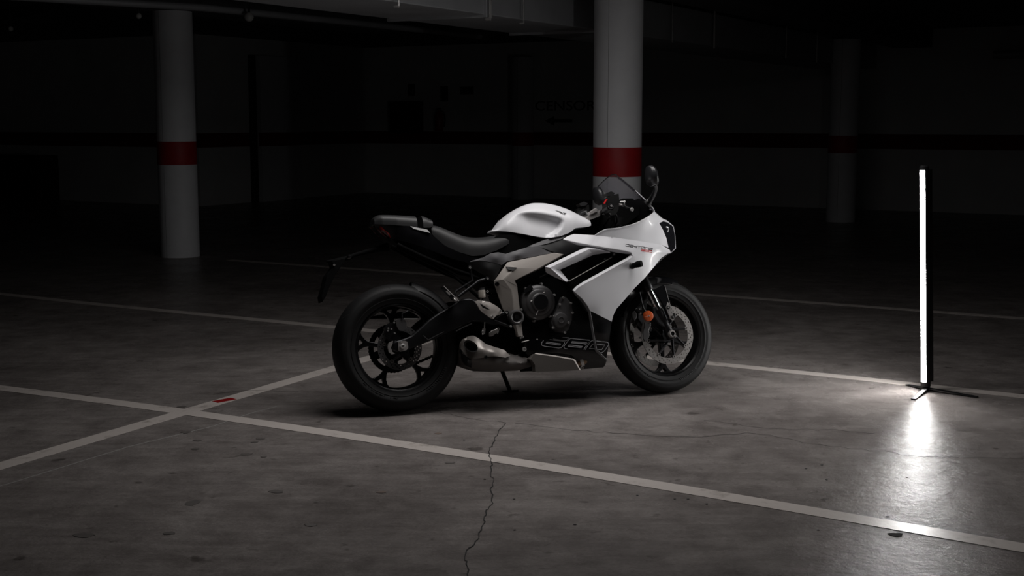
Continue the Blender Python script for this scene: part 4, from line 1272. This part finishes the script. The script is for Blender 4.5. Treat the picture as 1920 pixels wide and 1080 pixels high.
sheet('peg_block', [(x, y, -.21) for x, y in [(850, 558), (856, 556.5), (860, 563), (855, 565.5)]], SILVER, pg, (), .03, 4, 3, True, bevel=.002)

# ---- heel plate, pedal, fluid pot
hp = sheet('heel_guard', [(x, y, -.215) for x, y in [(890, 565.5), (897, 562.8), (917, 566), (930, 573), (940, 581), (942, 586), (937, 590), (930, 592), (925, 598), (921, 597), (908, 588), (900, 581), (894, 570)]], HEEL, bike, [(912, 575, -.222)], .008, 4, 3, True,
           holes=[[(899, 568.5), (903, 570), (919, 580.5), (913, 580), (905, 577)]], bevel=.002)[0]
hp['label'] = 'silver heel guard'
bolt(938, 583, -.222, .0065, hp); bolt(923, 593.5, -.22, .0065, hp)
tube('peg_mount', [B(945, 587, -.2), B(935, 591, -.205), B(926, 600, -.2), B(941, 607, -.2), B(957, 613, -.195)], .0075, BMETAL, bike, 10)
for x, y in [(950, 586.5), (957.5, 612)]:
    bolt(x, y, -.2, .011, bike, BMETAL, 'mount_bolt'); bolt(x, y, -.207, .0055, bike, STEEL, 'mount_bolt')
pot = lathe('fluid_reservoir', [(0, .014), (.016, .014), (.0175, .011), (.0175, -.02), (.014, -.024), (0, -.024)], B(903.5, 549.5, -.19), POT, bike, UP * 0 + np.array([0, 0, 1.0]), 20, 'small translucent brake fluid pot')
lathe('cap', [(0, .026), (.013, .026), (.0145, .014), (0, .014)], B(904, 549.5, -.19), BLACK, pot, (0, 0, 1), 18)
lathe('clamp_ring', [(.003, .003), (.006, .003), (.006, -.003), (.003, -.003)], B(914, 546.5, -.19), STEEL, pot, n=12, closed=True)
tube('pot_hose', [B(905, 556, -.19), B(905, 566, -.17), B(915, 572, -.15)], .004, BLACK, pot, 8)
tube('push_rod', [B(909, 604, -.17), B(908, 622, -.17)], .0025, STEEL, bike, 8)
sheet('rod_clevis', [(x, y, -.175) for x, y in [(906, 616), (910.5, 616.5), (909.5, 626), (905, 628), (904, 622)]], STEEL, bike, (), .012, 4, 2, True, bevel=.001)
sheet('brake_switch', [(x, y, -.17) for x, y in [(918, 624), (922, 620), (930, 617), (933, 615), (936, 617), (935, 624), (930, 625), (924, 630), (918, 631)]], SILVER, bike, (), .014, 4, 2, True, bevel=.002)
bolt(934.5, 617, -.178, .006, bike, STEEL, 'switch_bolt'); bolt(932.5, 623.5, -.178, .005, bike, STEEL, 'switch_bolt')

# ---- exhaust
ex_dy = -.135
can = sheet('exhaust_can', [(866, 656, -.15), (868, 676, -.15), (873, 685, -.15), (885, 690, -.14), (905, 695.5, -.13), (940, 696.5, -.13), (970, 695, -.13), (988, 690, -.13), (1000, 686, -.13), (1000, 676, -.15), (992, 672, -.15), (960, 664, -.15), (920, 655, -.15), (890, 650, -.15)],
            EXHD, bike, [(880, 674, -.20), (905, 677, -.205), (930, 679, -.205), (955, 680, -.205), (980, 681, -.19)], .16, 4.5, 3.5, True, bevel=.004)[0]
can['label'] = 'underslung steel exhaust silencer'
shroud = sheet('exhaust_end_shroud', [(863.5, 652, -.165), (865, 643, -.170), (870, 636, -.175), (878, 631.5, -.175), (884, 629.5, -.178), (888, 629.3, -.180), (897, 634, -.185), (911, 645, -.190), (921, 648.5, -.192), (946, 656.5, -.195), (949, 659.5, -.200), (957, 667, -.205), (948, 670.5, -.217), (930, 668, -.222), (915, 668.5, -.222), (905, 671, -.220), (882, 673.5, -.205), (875, 670, -.195), (867, 662, -.175)],
               EXH, can, [(905, 655, -.220), (925, 661, -.222)], .03, 3.2, 2.5, True,
               holes=[[(882.5 + 13.5 * math.cos(a) * .97 + 3 * math.sin(a) * .3, 649 + 10.5 * math.sin(a) + 3.0 * math.cos(a)) for a in np.linspace(0, 2 * PI, 25)[:-1]]], bevel=.002)[0]
V, Fc = [], []
for j, (k, yy) in enumerate([(1.02, -.222), (.90, -.217), (.88, -.19), (.84, -.12)]):
    for a in np.linspace(0, 2 * PI, 33)[:-1]:
        V.append(B(882.5 + k * (13.5 * math.cos(a) * .97 + .9 * math.sin(a)), 649 + k * (10.5 * math.sin(a) + 3.0 * math.cos(a)), yy))
for j in range(3):
    for k in range(32): Fc.append((j * 32 + k, j * 32 + (k + 1) % 32, (j + 1) * 32 + (k + 1) % 32, (j + 1) * 32 + k))
Fc.append(tuple(range(96, 128)))
build('tail_pipe', V, Fc, BMETAL, can, 50)
strokes('outlet_ring', [[(882.5 + .8 * (13.5 * math.cos(a) * .97 + .9 * math.sin(a)), 649 + .8 * (10.5 * math.sin(a) + 3.0 * math.cos(a))) for a in np.linspace(0, 2 * PI, 25)[:-1]]], lambda x, y: -.20, .004, EXH, can, 0, closed=(0,))
sheet('end_band', [(864.5, 655, -.17), (874, 668, -.195), (884, 675, -.207), (884, 689, -.165), (873, 685, -.155), (867.5, 676, -.155)], BLACK, can, [(875, 678, -.205)], .02, 3.5, 3, True)
bolt(911, 669.5, -.225, .008, can, BMETAL, 'can_bolt')
guard = sheet('heat_shield', [(993, 673, -.196), (1003, 663.5, -.198), (1040, 668.5, -.203), (1074, 674.5, -.206), (1077, 677, -.207), (1087, 694, -.200), (1060, 695.5, -.198), (1040, 696.5, -.196), (1004, 697, -.193), (1003, 684, -.196), (998, 676, -.196)], SHIELD, bike, (), .05, 4, 3, True, bevel=.0025)[0]
facets('shield_lip', {'a': (993, 673, -.196), 'b': (1003, 663.5, -.198), 'c': (1040, 668.5, -.203), 'd': (1074, 674.5, -.206), 'e': (1077, 677, -.207), 'f': (1087, 694, -.200), 'b2': (1004, 661.5, -.185), 'c2': (1041, 666.3, -.19), 'd2': (1075, 672.3, -.192), 'e2': (1079.2, 675.5, -.193), 'f2': (1089.2, 694, -.187)},
       [('a', 'b', 'b2'), ('b', 'c', 'c2', 'b2'), ('c', 'd', 'd2', 'c2'), ('d', 'e', 'e2', 'd2'), ('e', 'f', 'f2', 'e2')], HEEL, guard, .003, .001)
guard['label'] = 'brushed steel lower exhaust shield'
tube('header_pipe', [B(1122, 664, -.10), B(1105, 671, -.13), B(1092, 676, -.14), B(1078, 681, -.13), B(1000, 684, -.1)], .024, BRONZE, bike, 16)
lathe('pipe_clamp', [(.024, -.008), (.0285, -.008), (.0285, .008), (.024, .008)], B(1090, 677, -.139), STEEL, bike, B(1092, 676, -.14) - B(1078, 681, -.13), 20, None, 35, True)
bolt(1091, 690, -.18, .008, bike, EXH, 'shield_bolt')

# ---- belly pan, 660 panel
pan, panf = sheet('belly_pan', [(985, 641, -.16), (1000, 637, -.165), (1060, 634, -.175), (1113, 628, -.18), (1119, 654, -.185), (1138, 674, -.17), (1135, 684, -.15), (1131, 689, -.14), (1092, 692.5, -.13), (1082, 680, -.15), (1077, 672, -.165), (1040, 665, -.17), (1003, 660, -.165), (990, 668, -.15), (982, 655, -.15)],
                   GLOSSB, bike, [(1050, 650, -.185), (1090, 655, -.188), (1120, 675, -.165)], .006, 4, 3)
pan['label'] = 'gloss black belly pan with 660 outline graphic'
mirror_copy(pan, bike)
core('belly_floor', [(990, 668), (1003, 662), (1077, 673), (1100, 640), (1132, 660), (1131, 688), (1092, 692), (1004, 696)], -.12, .12, DEEP)
bolt(983, 655, -.165, .011, bike, STEEL, 'pan_bolt')
tube('pan_rod', [B(978, 641.5, -.17), B(992, 638, -.17)], .0022, SILVER, bike, 6)
bolt(1007, 636.5, -.172, .004, bike, STEEL, 'pan_bolt')
lowf, lowff = sheet('lower_side_panel', [(1107, 583, -.243), (1127, 593, -.240), (1147, 603, -.215), (1144, 625, -.210), (1141, 648, -.203), (1137, 673, -.192), (1119, 655, -.205), (1114, 625, -.222), (1111, 605, -.232)], GLOSSB, bike, [(1128, 625, -.228)], .005, 4, 3)
lowf['label'] = 'gloss black lower fairing panel'
mirror_copy(lowf, bike)
S660 = lambda pts: [(980 + x / 10.667, 620 + y / 10.667) for x, y in pts]
strokes('number_graphic', [S660(p) for p in [
    [(420, 195), (385, 235), (375, 265), (390, 297), (430, 310), (600, 330), (720, 348), (770, 338), (803, 308), (840, 250), (832, 220), (790, 207), (540, 180)],
    [(610, 165), (860, 205), (892, 188), (925, 145), (800, 133)],
    [(482, 225), (765, 268), (742, 290), (466, 246)],
    [(892, 364), (852, 360), (823, 330), (838, 296), (932, 170), (966, 154), (1346, 192), (1302, 262), (968, 238), (984, 214), (1290, 242)],
    [(1215, 262), (1262, 275), (1278, 298), (1220, 376)],
    [(922, 285), (1196, 318), (1176, 341), (904, 309)],
    [(1250, 380), (1360, 216), (1388, 200), (1416, 203)], [(1440, 362), (1338, 355), (1400, 265), (1425, 265)]]], panf, .0028, LINEP, pan, .0025, 'grey outlined number 660', closed=(2, 5))
strokes('number_graphic', [S660(p) for p in [[(1478, 205), (1690, 230), (1722, 252), (1716, 290), (1640, 400), (1594, 434), (1550, 440)], [(1480, 268), (1642, 290), (1582, 378), (1500, 372)]]], lowff, .0028, LINEP, lowf, .003)

# ------------------------------------------------------------------ white fairing
LIPW = .016
lower, lowerf = sheet('lower_fairing', [(1077, 546.5, -.258), (1084, 539, -.262), (1096, 532, -.262), (1140, 508, -.258), (1178, 487, -.250), (1187, 480, -.246), (1210, 474, -.222), (1240, 473, -.170), (1258, 474.5, -.098), (1252, 475.5, -.115), (1240, 483.5, -.150), (1225, 502, -.185), (1209, 521, -.203), (1190, 540, -.215), (1165, 569, -.225), (1156, 579, -.225), (1150, 591, -.222), (1147, 603, -.215), (1127, 593, -.240), (1107, 583, -.243), (1102, 573, -.250), (1092, 560, -.254)],
                      WHITE, bike, (), .005, 4, 3, bevel=.0015, mback=BLACK)
lower['label'] = 'white lower side fairing'
lip = facets('fairing_lip', {'a': (1077, 546.5, -.258), 'b': (1084, 539, -.262), 'c': (1096, 532, -.262), 'd': (1140, 508, -.258), 'e': (1178, 487, -.250), 'f': (1187, 480, -.246),
                             'a2': (1073.5, 543, -.236), 'b2': (1080, 536.5, -.236), 'c2': (1094, 527.5, -.236), 'd2': (1138, 503.5, -.234), 'e2': (1176, 482.5, -.230), 'f2': (1182, 475.5, -.228)},
             [('a', 'b', 'b2', 'a2'), ('b', 'c', 'c2', 'b2'), ('c', 'd', 'd2', 'c2'), ('d', 'e', 'e2', 'd2'), ('e', 'f', 'f2', 'e2')], WHITE, lower, .004, .002)
edge = facets('rear_flange', {'a': (1073.5, 543, -.236), 'b': (1077, 546.5, -.258), 'c': (1092, 560, -.254), 'd': (1102, 573, -.250), 'e': (1107, 583, -.245), 'f': (1111, 605, -.234), 'g': (1114, 625, -.224), 'h': (1119.5, 655, -.207), 'i': (1138, 673.5, -.193),
                              'b2': (1079, 553, -.222), 'c2': (1088, 562, -.222), 'd2': (1097, 574, -.222), 'e2': (1103, 584, -.222), 'f2': (1107, 606, -.212), 'g2': (1110.5, 626, -.204), 'h2': (1116.5, 658, -.190), 'i2': (1137, 676, -.180)},
              [('a', 'b', 'b2'), ('b', 'c', 'c2', 'b2'), ('c', 'd', 'd2', 'c2'), ('d', 'e', 'e2', 'd2'), ('e', 'f', 'f2', 'e2'), ('f', 'g', 'g2', 'f2'), ('g', 'h', 'h2', 'g2'), ('h', 'i', 'i2', 'h2')], FLANGE, lower, .003, .001)
mirror_copy(lower, bike)

strip, stripf = sheet('side_strip', [(1056, 448, -.215), (1065, 442.5, -.205), (1076, 438.8, -.196), (1116, 441, -.202), (1150, 445, -.203), (1200, 452, -.195), (1240, 459, -.160), (1256, 468.5, -.115), (1258, 474.5, -.098), (1240, 473, -.170), (1210, 474, -.222), (1187, 480, -.246), (1184, 472.5, -.244), (1172, 469, -.243), (1150, 465.5, -.242), (1110, 459, -.238), (1080, 453.5, -.230)],
                      WHITE, bike, [(1100, 448, -.216), (1150, 455, -.226), (1200, 463, -.224), (1230, 467, -.190)], .005, 3.2, 2.5, bevel=.001, mback=BLACK)
strip['label'] = 'white upper side fairing with lettering'
facets('strip_underside', {'a': (1056, 448, -.215), 'b': (1080, 453.5, -.230), 'c': (1110, 459, -.238), 'd': (1150, 465.5, -.242), 'e': (1172, 469, -.243), 'f': (1184, 472.5, -.244), 'g': (1187, 480, -.246),
                           'b2': (1080, 457.5, -.212), 'c2': (1110, 464, -.214), 'd2': (1150, 471.5, -.214), 'e2': (1174, 475, -.214), 'f2': (1182, 475.5, -.228)},
       [('a', 'b2', 'b'), ('b', 'b2', 'c2', 'c'), ('c', 'c2', 'd2', 'd'), ('d', 'd2', 'e2', 'e'), ('e', 'e2', 'f2', 'f'), ('f', 'f2', 'g')], WHITE, strip, .004, .001)
# lettering on the strip
GLY = {'D': [[(0, .55), (0, 1), (1, 1), (1, 0), (0, 0), (0, .3)]], 'A': [[(0, 1), (1, 1), (1, 0), (0, 0), (0, .5), (1, .5)]], 'Y': [[(0, 1), (0, .5), (1, .5)], [(1, 1), (1, 0), (.35, 0)]],
       'T': [[(-.1, 1), (1.1, 1)], [(.5, 1), (.5, 0)]], 'O': [[(0, 0), (0, 1), (1, 1), (1, 0), (0, 0)]], 'N': [[(0, 0), (0, 1), (1, 1), (1, 0)]], '6': [[(1, 1), (0, 1), (0, 0), (1, 0), (1, .5), (0, .5)]], '0': [[(0, 0), (0, 1), (1, 1), (1, 0), (0, 0)]]}
def word(txt, x0, y0, x1, y1, h, gap):
    n = len(txt); ls = []
    ux, uy = (x1 - x0) / n, (y1 - y0) / n
    for i, chh in enumerate(txt):
        for ln in GLY[chh]:
            ls.append([(x0 + ux * (i + u * (1 - gap)) + (v - .5) * .8, y0 + uy * (i + u * (1 - gap)) - v * h) for u, v in ln])
    return ls
strokes('name_lettering', word('DAYTONA', 1173.5, 461.3, 1224.5, 469.6, 3.6, .17), stripf, .0024, INK, strip, .002, 'black model lettering')
strokes('number_lettering', word('660', 1202.8, 470.3, 1223.8, 473.6, 3.0, .16), stripf, .0022, REDP, strip, .002, 'red number 660')
mirror_copy(strip, bike)

cowl, cowlf = sheet('upper_cowl', [(1116, 441, -.202), (1133, 431, -.206)] + [(x, y, d) for x, y, d in cr([(1133, 431, -.206), (1150, 428.5, -.207), (1166, 426, -.205), (1190, 419.3, -.196), (1210, 409.5, -.178), (1222, 401.5, -.156), (1226.3, 397.5, -.140)], 4)][1:] +
                    [(1244, 414.5, -.105), (1236, 418.5, -.128), (1243, 431, -.130), (1249, 445, -.127), (1252, 458, -.122), (1253.5, 464, -.120), (1240, 459, -.160), (1200, 452, -.195), (1150, 445, -.203)],
                    WHITE, bike, [(1190, 438, -.192), (1220, 430, -.162)], .005, 3.2, 2.5, bevel=.0015, mback=BLACK)
cowl['label'] = 'white upper cowl beside the headlight'
mirror_copy(cowl, bike)
# rim that frames the screen
rimpx = cr([(1191.5, 357.5, -.118), (1200, 365.5, -.120), (1211, 376, -.124), (1221, 387, -.127), (1225.8, 392.5, -.132), (1226.3, 397.5, -.140), (1222, 401.7, -.156), (1210, 409.7, -.178), (1190, 419.5, -.196), (1166, 426.2, -.205), (1150, 428.7, -.207), (1133, 431.2, -.206), (1116, 441, -.202)], 4)
scr_rim = tube('cowl_edge', [B(x, y, d - .001) for x, y, d in rimpx], .0027, WHITE, cowl, 8)
# centre nose panel
nose_r = [(1221, 387, -.126), (1225.8, 392.5, -.127), (1226.3, 397.5, -.140), (1244, 414.5, -.105), (1252, 416.5, -.09), (1263, 424.5, -.06)]
secs = []
Rn = [B(*p) for p in nose_r]
for i, p in enumerate(Rn):
    ring = []
    bul = [.026, .030, .030, .028, .022, .012][i]
    for q in np.linspace(-1, 1, 15):
        ring.append(np.array([p[0] + bul * (1 - q * q), -p[1] * q, p[2] + bul * .9 * (1 - q * q)]))
    secs.append(ring)
nose = loft('nose_panel', secs, WHITE, bike, False, 'white nose panel between the headlights', 40, False)
sm = nose.modifiers.new('thick', 'SOLIDIFY'); sm.thickness = .004; sm.offset = -1
beak = [(1263, 424.5, -.060), (1266, 440, -.048), (1267, 455, -.042), (1267, 466, -.042), (1258, 475, -.085)]
secs = []
for i, b_ in enumerate(beak):
    p = B(*b_); ring = []
    for q in np.linspace(-1, 1, 9): ring.append(np.array([p[0] + .006 * (1 - q * q), -p[1] * q, p[2]]))
    secs.append(ring)
bk = loft('nose_beak', secs, WHITE, bike, False, None, 40, False)
sm = bk.modifiers.new('thick', 'SOLIDIFY'); sm.thickness = .004; sm.offset = -1
# headlight
hl, hlf = sheet('headlight', [(1236, 418.5, -.126), (1244, 414.5, -.103), (1252, 417, -.088), (1262.5, 425, -.058), (1265.3, 440, -.047), (1266, 455, -.042), (1266, 465.5, -.042), (1258, 472.5, -.078), (1254, 465, -.118), (1252, 458, -.120), (1249, 445, -.125), (1243, 431, -.128)],
                 LENS, bike, [(1255, 440, -.098)], .006, 3.2, 2.5, bevel=.001)
hl['label'] = 'dark swept headlight'
strokes('lens_glint', [cr([(1249, 425.5), (1252.5, 427), (1253.3, 431), (1251.5, 435)], 4)], hlf, .009, GLINT, hl, .0015)  # white crescent painted in as the bright reflection on the lens
mirror_copy(hl, bike)
chin = core('chin_duct', [(1238, 484), (1256, 474), (1252, 478), (1244, 484), (1226, 502)], -.09, .09, BLACK, .003)

# ---- floating vent frame
vent = facets('vent_frame', {'a': (1022, 500, -.244), 'b': (1100, 462, -.222), 'c': (1118, 463.5, -.216), 'd': (1142, 468.5, -.206), 'e': (1145, 474.5, -.206),
                             'a2': (1031, 502, -.266), 'b2': (1104, 467.5, -.246), 'c2': (1118, 467.5, -.240), 'd2': (1142, 471.5, -.226),
                             'a3': (1050, 506, -.212), 'b3': (1113, 478, -.188), 'c3': (1130, 475.5, -.190),
                             'f': (1060, 527.5, -.252), 'g': (1066.5, 526.5, -.238), 'h': (1063, 529.5, -.226), 'i': (1040, 520, -.222), 'j': (1023, 510.5, -.232)},
              [('a', 'a2', 'b2', 'b'), ('b', 'b2', 'c2', 'c'), ('c', 'c2', 'd2', 'd'), ('d', 'd2', 'e'), ('a2', 'a3', 'b3', 'b2'), ('b2', 'b3', 'c3', 'c2'), ('c2', 'c3', 'e', 'd2'), ('a2', 'f', 'g', 'a3'), ('a', 'j', 'i', 'a2'), ('a2', 'i', 'h', 'f'), ('f', 'h', 'g')],
              WHITE, bike, .004, .002, 'white angular vent frame')
mirror_copy(vent, bike)

# ---- front indicator
ind = tube('front_indicator', [B(1186, 498, -.243), B(1190, 497.5, -.275), B(1196, 495.5, -.29), B(1203, 494, -.305)], [.012, .013, .017, .016], DEEP, bike, 16, 'black front indicator')
lathe('indicator_base', [(0, .008), (.012, .008), (.016, .004), (.016, -.008), (0, -.008)], B(1186, 498.5, -.250), BLACK, ind, n=20)
mirror_copy(ind, bike)

# ------------------------------------------------------------------ windscreen
SCR_DX, SCR_DZ = .024, .040
def screen():
    # (x, z) of the centre line and of the side edge, half width, from the nose up to the trailing edge
    st_ = [(1.425, .965, .128), (1.385, 1.008, .129), (1.335, 1.055, .133), (1.285, 1.098, .138), (1.24, 1.134, .142), (1.206, 1.157, .142)]
    secs = []
    for i, (x, z, w) in enumerate(st_):
        ring = []
        back = np.interp(i, [0, 2, 5], [.042, .036, SCR_DX]); drop = np.interp(i, [0, 2, 5], [.035, .040, SCR_DZ])
        for q in np.linspace(-1, 1, 25):
            k = abs(q) ** 2.0
            ring.append(np.array([x - back * k, w * q, z - drop * k]))
        secs.append(ring)
    o = loft('windscreen', secs, SCREEN, bike, False, 'smoked transparent windscreen', 60, False)
    s = o.modifiers.new('thick', 'SOLIDIFY'); s.thickness = .003; s.offset = 0
    rim = [np.array(p) for p in secs[-1]]
    tube('screen_edge', rim, .0022, BLACK, o, 6)
    return o
screen()

# ---- cockpit
dash = core('instrument_binnacle', [(1150, 392), (1168, 372), (1186, 372), (1200, 384), (1198, 402), (1176, 420), (1155, 424)], -.05, .05, DEEP, .006)
dash['label'] = 'black instrument binnacle'
core('cockpit_panel', [(1118, 430), (1150, 428), (1200, 414), (1222, 397), (1214, 384), (1198, 372), (1192, 380), (1178, 400), (1150, 415)], -.03, .15, DEEP, .004)
core('steering_head', [(1088, 432), (1098, 415), (1120, 404), (1140, 400), (1150, 420), (1140, 436), (1105, 440)], -.07, .07, DEEP, .006)
# top yoke and clip-on clamp
yoke = sheet('top_yoke', [(x, y, -.125) for x, y in [(1099, 408.5), (1102, 414), (1121, 406.5), (1139, 398.5), (1138, 393.5), (1128, 393), (1114, 399)]], SILVER, bike, (), .25, 5, 3, True, bevel=.004)[0]
yoke['label'] = 'silver top yoke'
sheet('clamp_cap', [(x, y, -.135) for x, y in [(1105, 398), (1113, 393), (1118, 389.5), (1121, 394), (1117, 397.5), (1108, 402)]], SILVER, yoke, (), .035, 4, 3, True, bevel=.003)
tube('ignition_barrel', [B(1092, 402, 0), B(1088, 396, 0)], [.024, .022], BLACK, yoke, 18)
tube('cable_bundle', [B(1086, 408, -.03), B(1092, 400, -.04), B(1099, 398, -.05), B(1103, 406, -.06)], .012, BLACK, yoke, 10)
bolt(1127, 403, -.13, .005, yoke, BMETAL)
b0 = B(1128, 398, -.13); b1 = B(1145.5, 386.5, -.375)
bar = tube('handlebar', [b0, b0 + (b1 - b0) * .4, b0 + (b1 - b0) * .98], .011, BMETAL, bike, 14)
d_ = b1 - b0
tube('grip', [b0 + d_ * .46, b0 + d_ * .50, b0 + d_ * .93, b0 + d_ * .95], [.0195, .0165, .0165, .0185], GRIP, bar, 18)
lathe('bar_end', [(0, .016), (.010, .016), (.0125, .012), (.0145, -.004), (.0145, -.012), (0, -.012)], b0 + d_ * .98, BMETAL, bar, d_, 20)
lathe('bar_end_bolt', [(0, .003), (.005, .003), (.006, 0), (0, 0)], b0 + d_ * .98 + d_ / np.linalg.norm(d_) * .016, STEEL, bar, d_, 10)
sw = sheet('switch_housing', [(x, y, -.235) for x, y in [(1136, 378), (1139, 371), (1148, 366), (1160, 363), (1161, 372), (1160, 392), (1155, 402), (1146, 404), (1138, 396)]], GRIP, bar, (), .055, 4, 3, True, bevel=.005)[0]
sheet('kill_switch', [(x, y, -.243) for x, y in [(1133, 381), (1136.5, 374), (1139, 373), (1139, 375), (1137, 376.5), (1134.5, 382)]], REDSW, bar, (), .012, 4, 2, True)
mc = sheet('master_cylinder', [(x, y, -.215) for x, y in [(1136, 363), (1146, 358.5), (1153, 362), (1150, 366), (1140, 368)]], BLACK, bar, (), .05, 4, 3, True, bevel=.004)[0]
lev = tube('brake_lever', [B(1160, 380, -.21), B(1168, 381, -.225), B(1176, 389, -.30), B(1183, 391, -.34), B(1186, 392, -.365)], [.008, .0085, .007, .0065, .006], CHROME, bar, 12)
lathe('lever_ball', [(0, .010), (.006, .008), (.010, 0), (.006, -.008), (0, -.010)], B(1185, 392.5, -.367), STEEL, lev, n=16)
tube('lever_adjuster', [B(1162, 379, -.22), B(1172, 378, -.22)], .005, STEEL, bar, 10)
tube('lever_pivot', [B(1160, 384, -.215), B(1173, 385, -.235)], .007, SILVER, bar, 10)
tube('brake_hose', [B(1152, 398, -.2), B(1156, 405, -.16), B(1157, 415, -.1), B(1150, 428, -.06)], .005, BLACK, bar, 10)
tube('throttle_cable', [B(1140, 400, -.2), B(1143, 408, -.15), B(1135, 420, -.08), B(1122, 430, -.04)], .004, BLACK, bar, 8)
lb = mirror_copy(bar, bike)
for ch in list(lb.children):
    if ch.name.startswith('kill_switch'): bpy.data.objects.remove(ch)

# ---- mirrors
def mirror_thing():
    cs = [(1217, 311, .010, -.36), (1219, 315, .020, -.36), (1221, 323, .026, -.36), (1222, 333, .028, -.36), (1224, 342, .026, -.355), (1226.5, 348, .016, -.35)]
    wd = [4.5, 6.5, 8.5, 9.3, 8.5, 5.5]
    secs = []
    for (x, y, hy, yc), w in zip(cs, wd):
        a = B(x - w, y + 1, yc); b = B(x + w, y - 1, yc); c = (a + b) / 2; u = (b - a) / 2
        ring = []
        for k in range(20):
            t = 2 * PI * k / 20
            ring.append(c + u * math.cos(t) + np.array([0, 1, 0]) * hy * 2.0 * math.sin(t))
        secs.append(ring)
    m_ = loft('mirror', secs, MIRG, bike, True, 'rear view mirror', 40)
    stalk = [B(1228, 346, -.345), B(1229.5, 353, -.30), B(1226, 364, -.24), B(1220, 374, -.17), B(1214, 380, -.13)]
    tube('mirror_stalk', [tuple(p) for p in cr(stalk, 4)], list(np.linspace(.009, .015, 17)), BLACK, m_, 12)
    lathe('mirror_base', [(0, .012), (.016, .010), (.02, 0), (.02, -.012), (0, -.012)], B(1216, 379, -.138), BLACK, m_, (.5, -.6, .6), 18)
    bolt(1214.5, 376, -.16, .006, m_); bolt(1221, 378, -.16, .005, m_)
    return m_
mr = mirror_thing()
mirror_copy(mr, bike)

# ---- side stand
ss = tube('side_stand', [B(962, 680, .13), np.array([.60, .20, .17]), np.array([.66, .275, .062])], [.014, .012, .011], BLACK, bike, 12)
zf = .268 * math.tan(PHI)
v, f = box_vf((.625, .248, zf - .002), (.70, .300, zf + .009))
build('stand_foot', v, f, BLACK, ss)
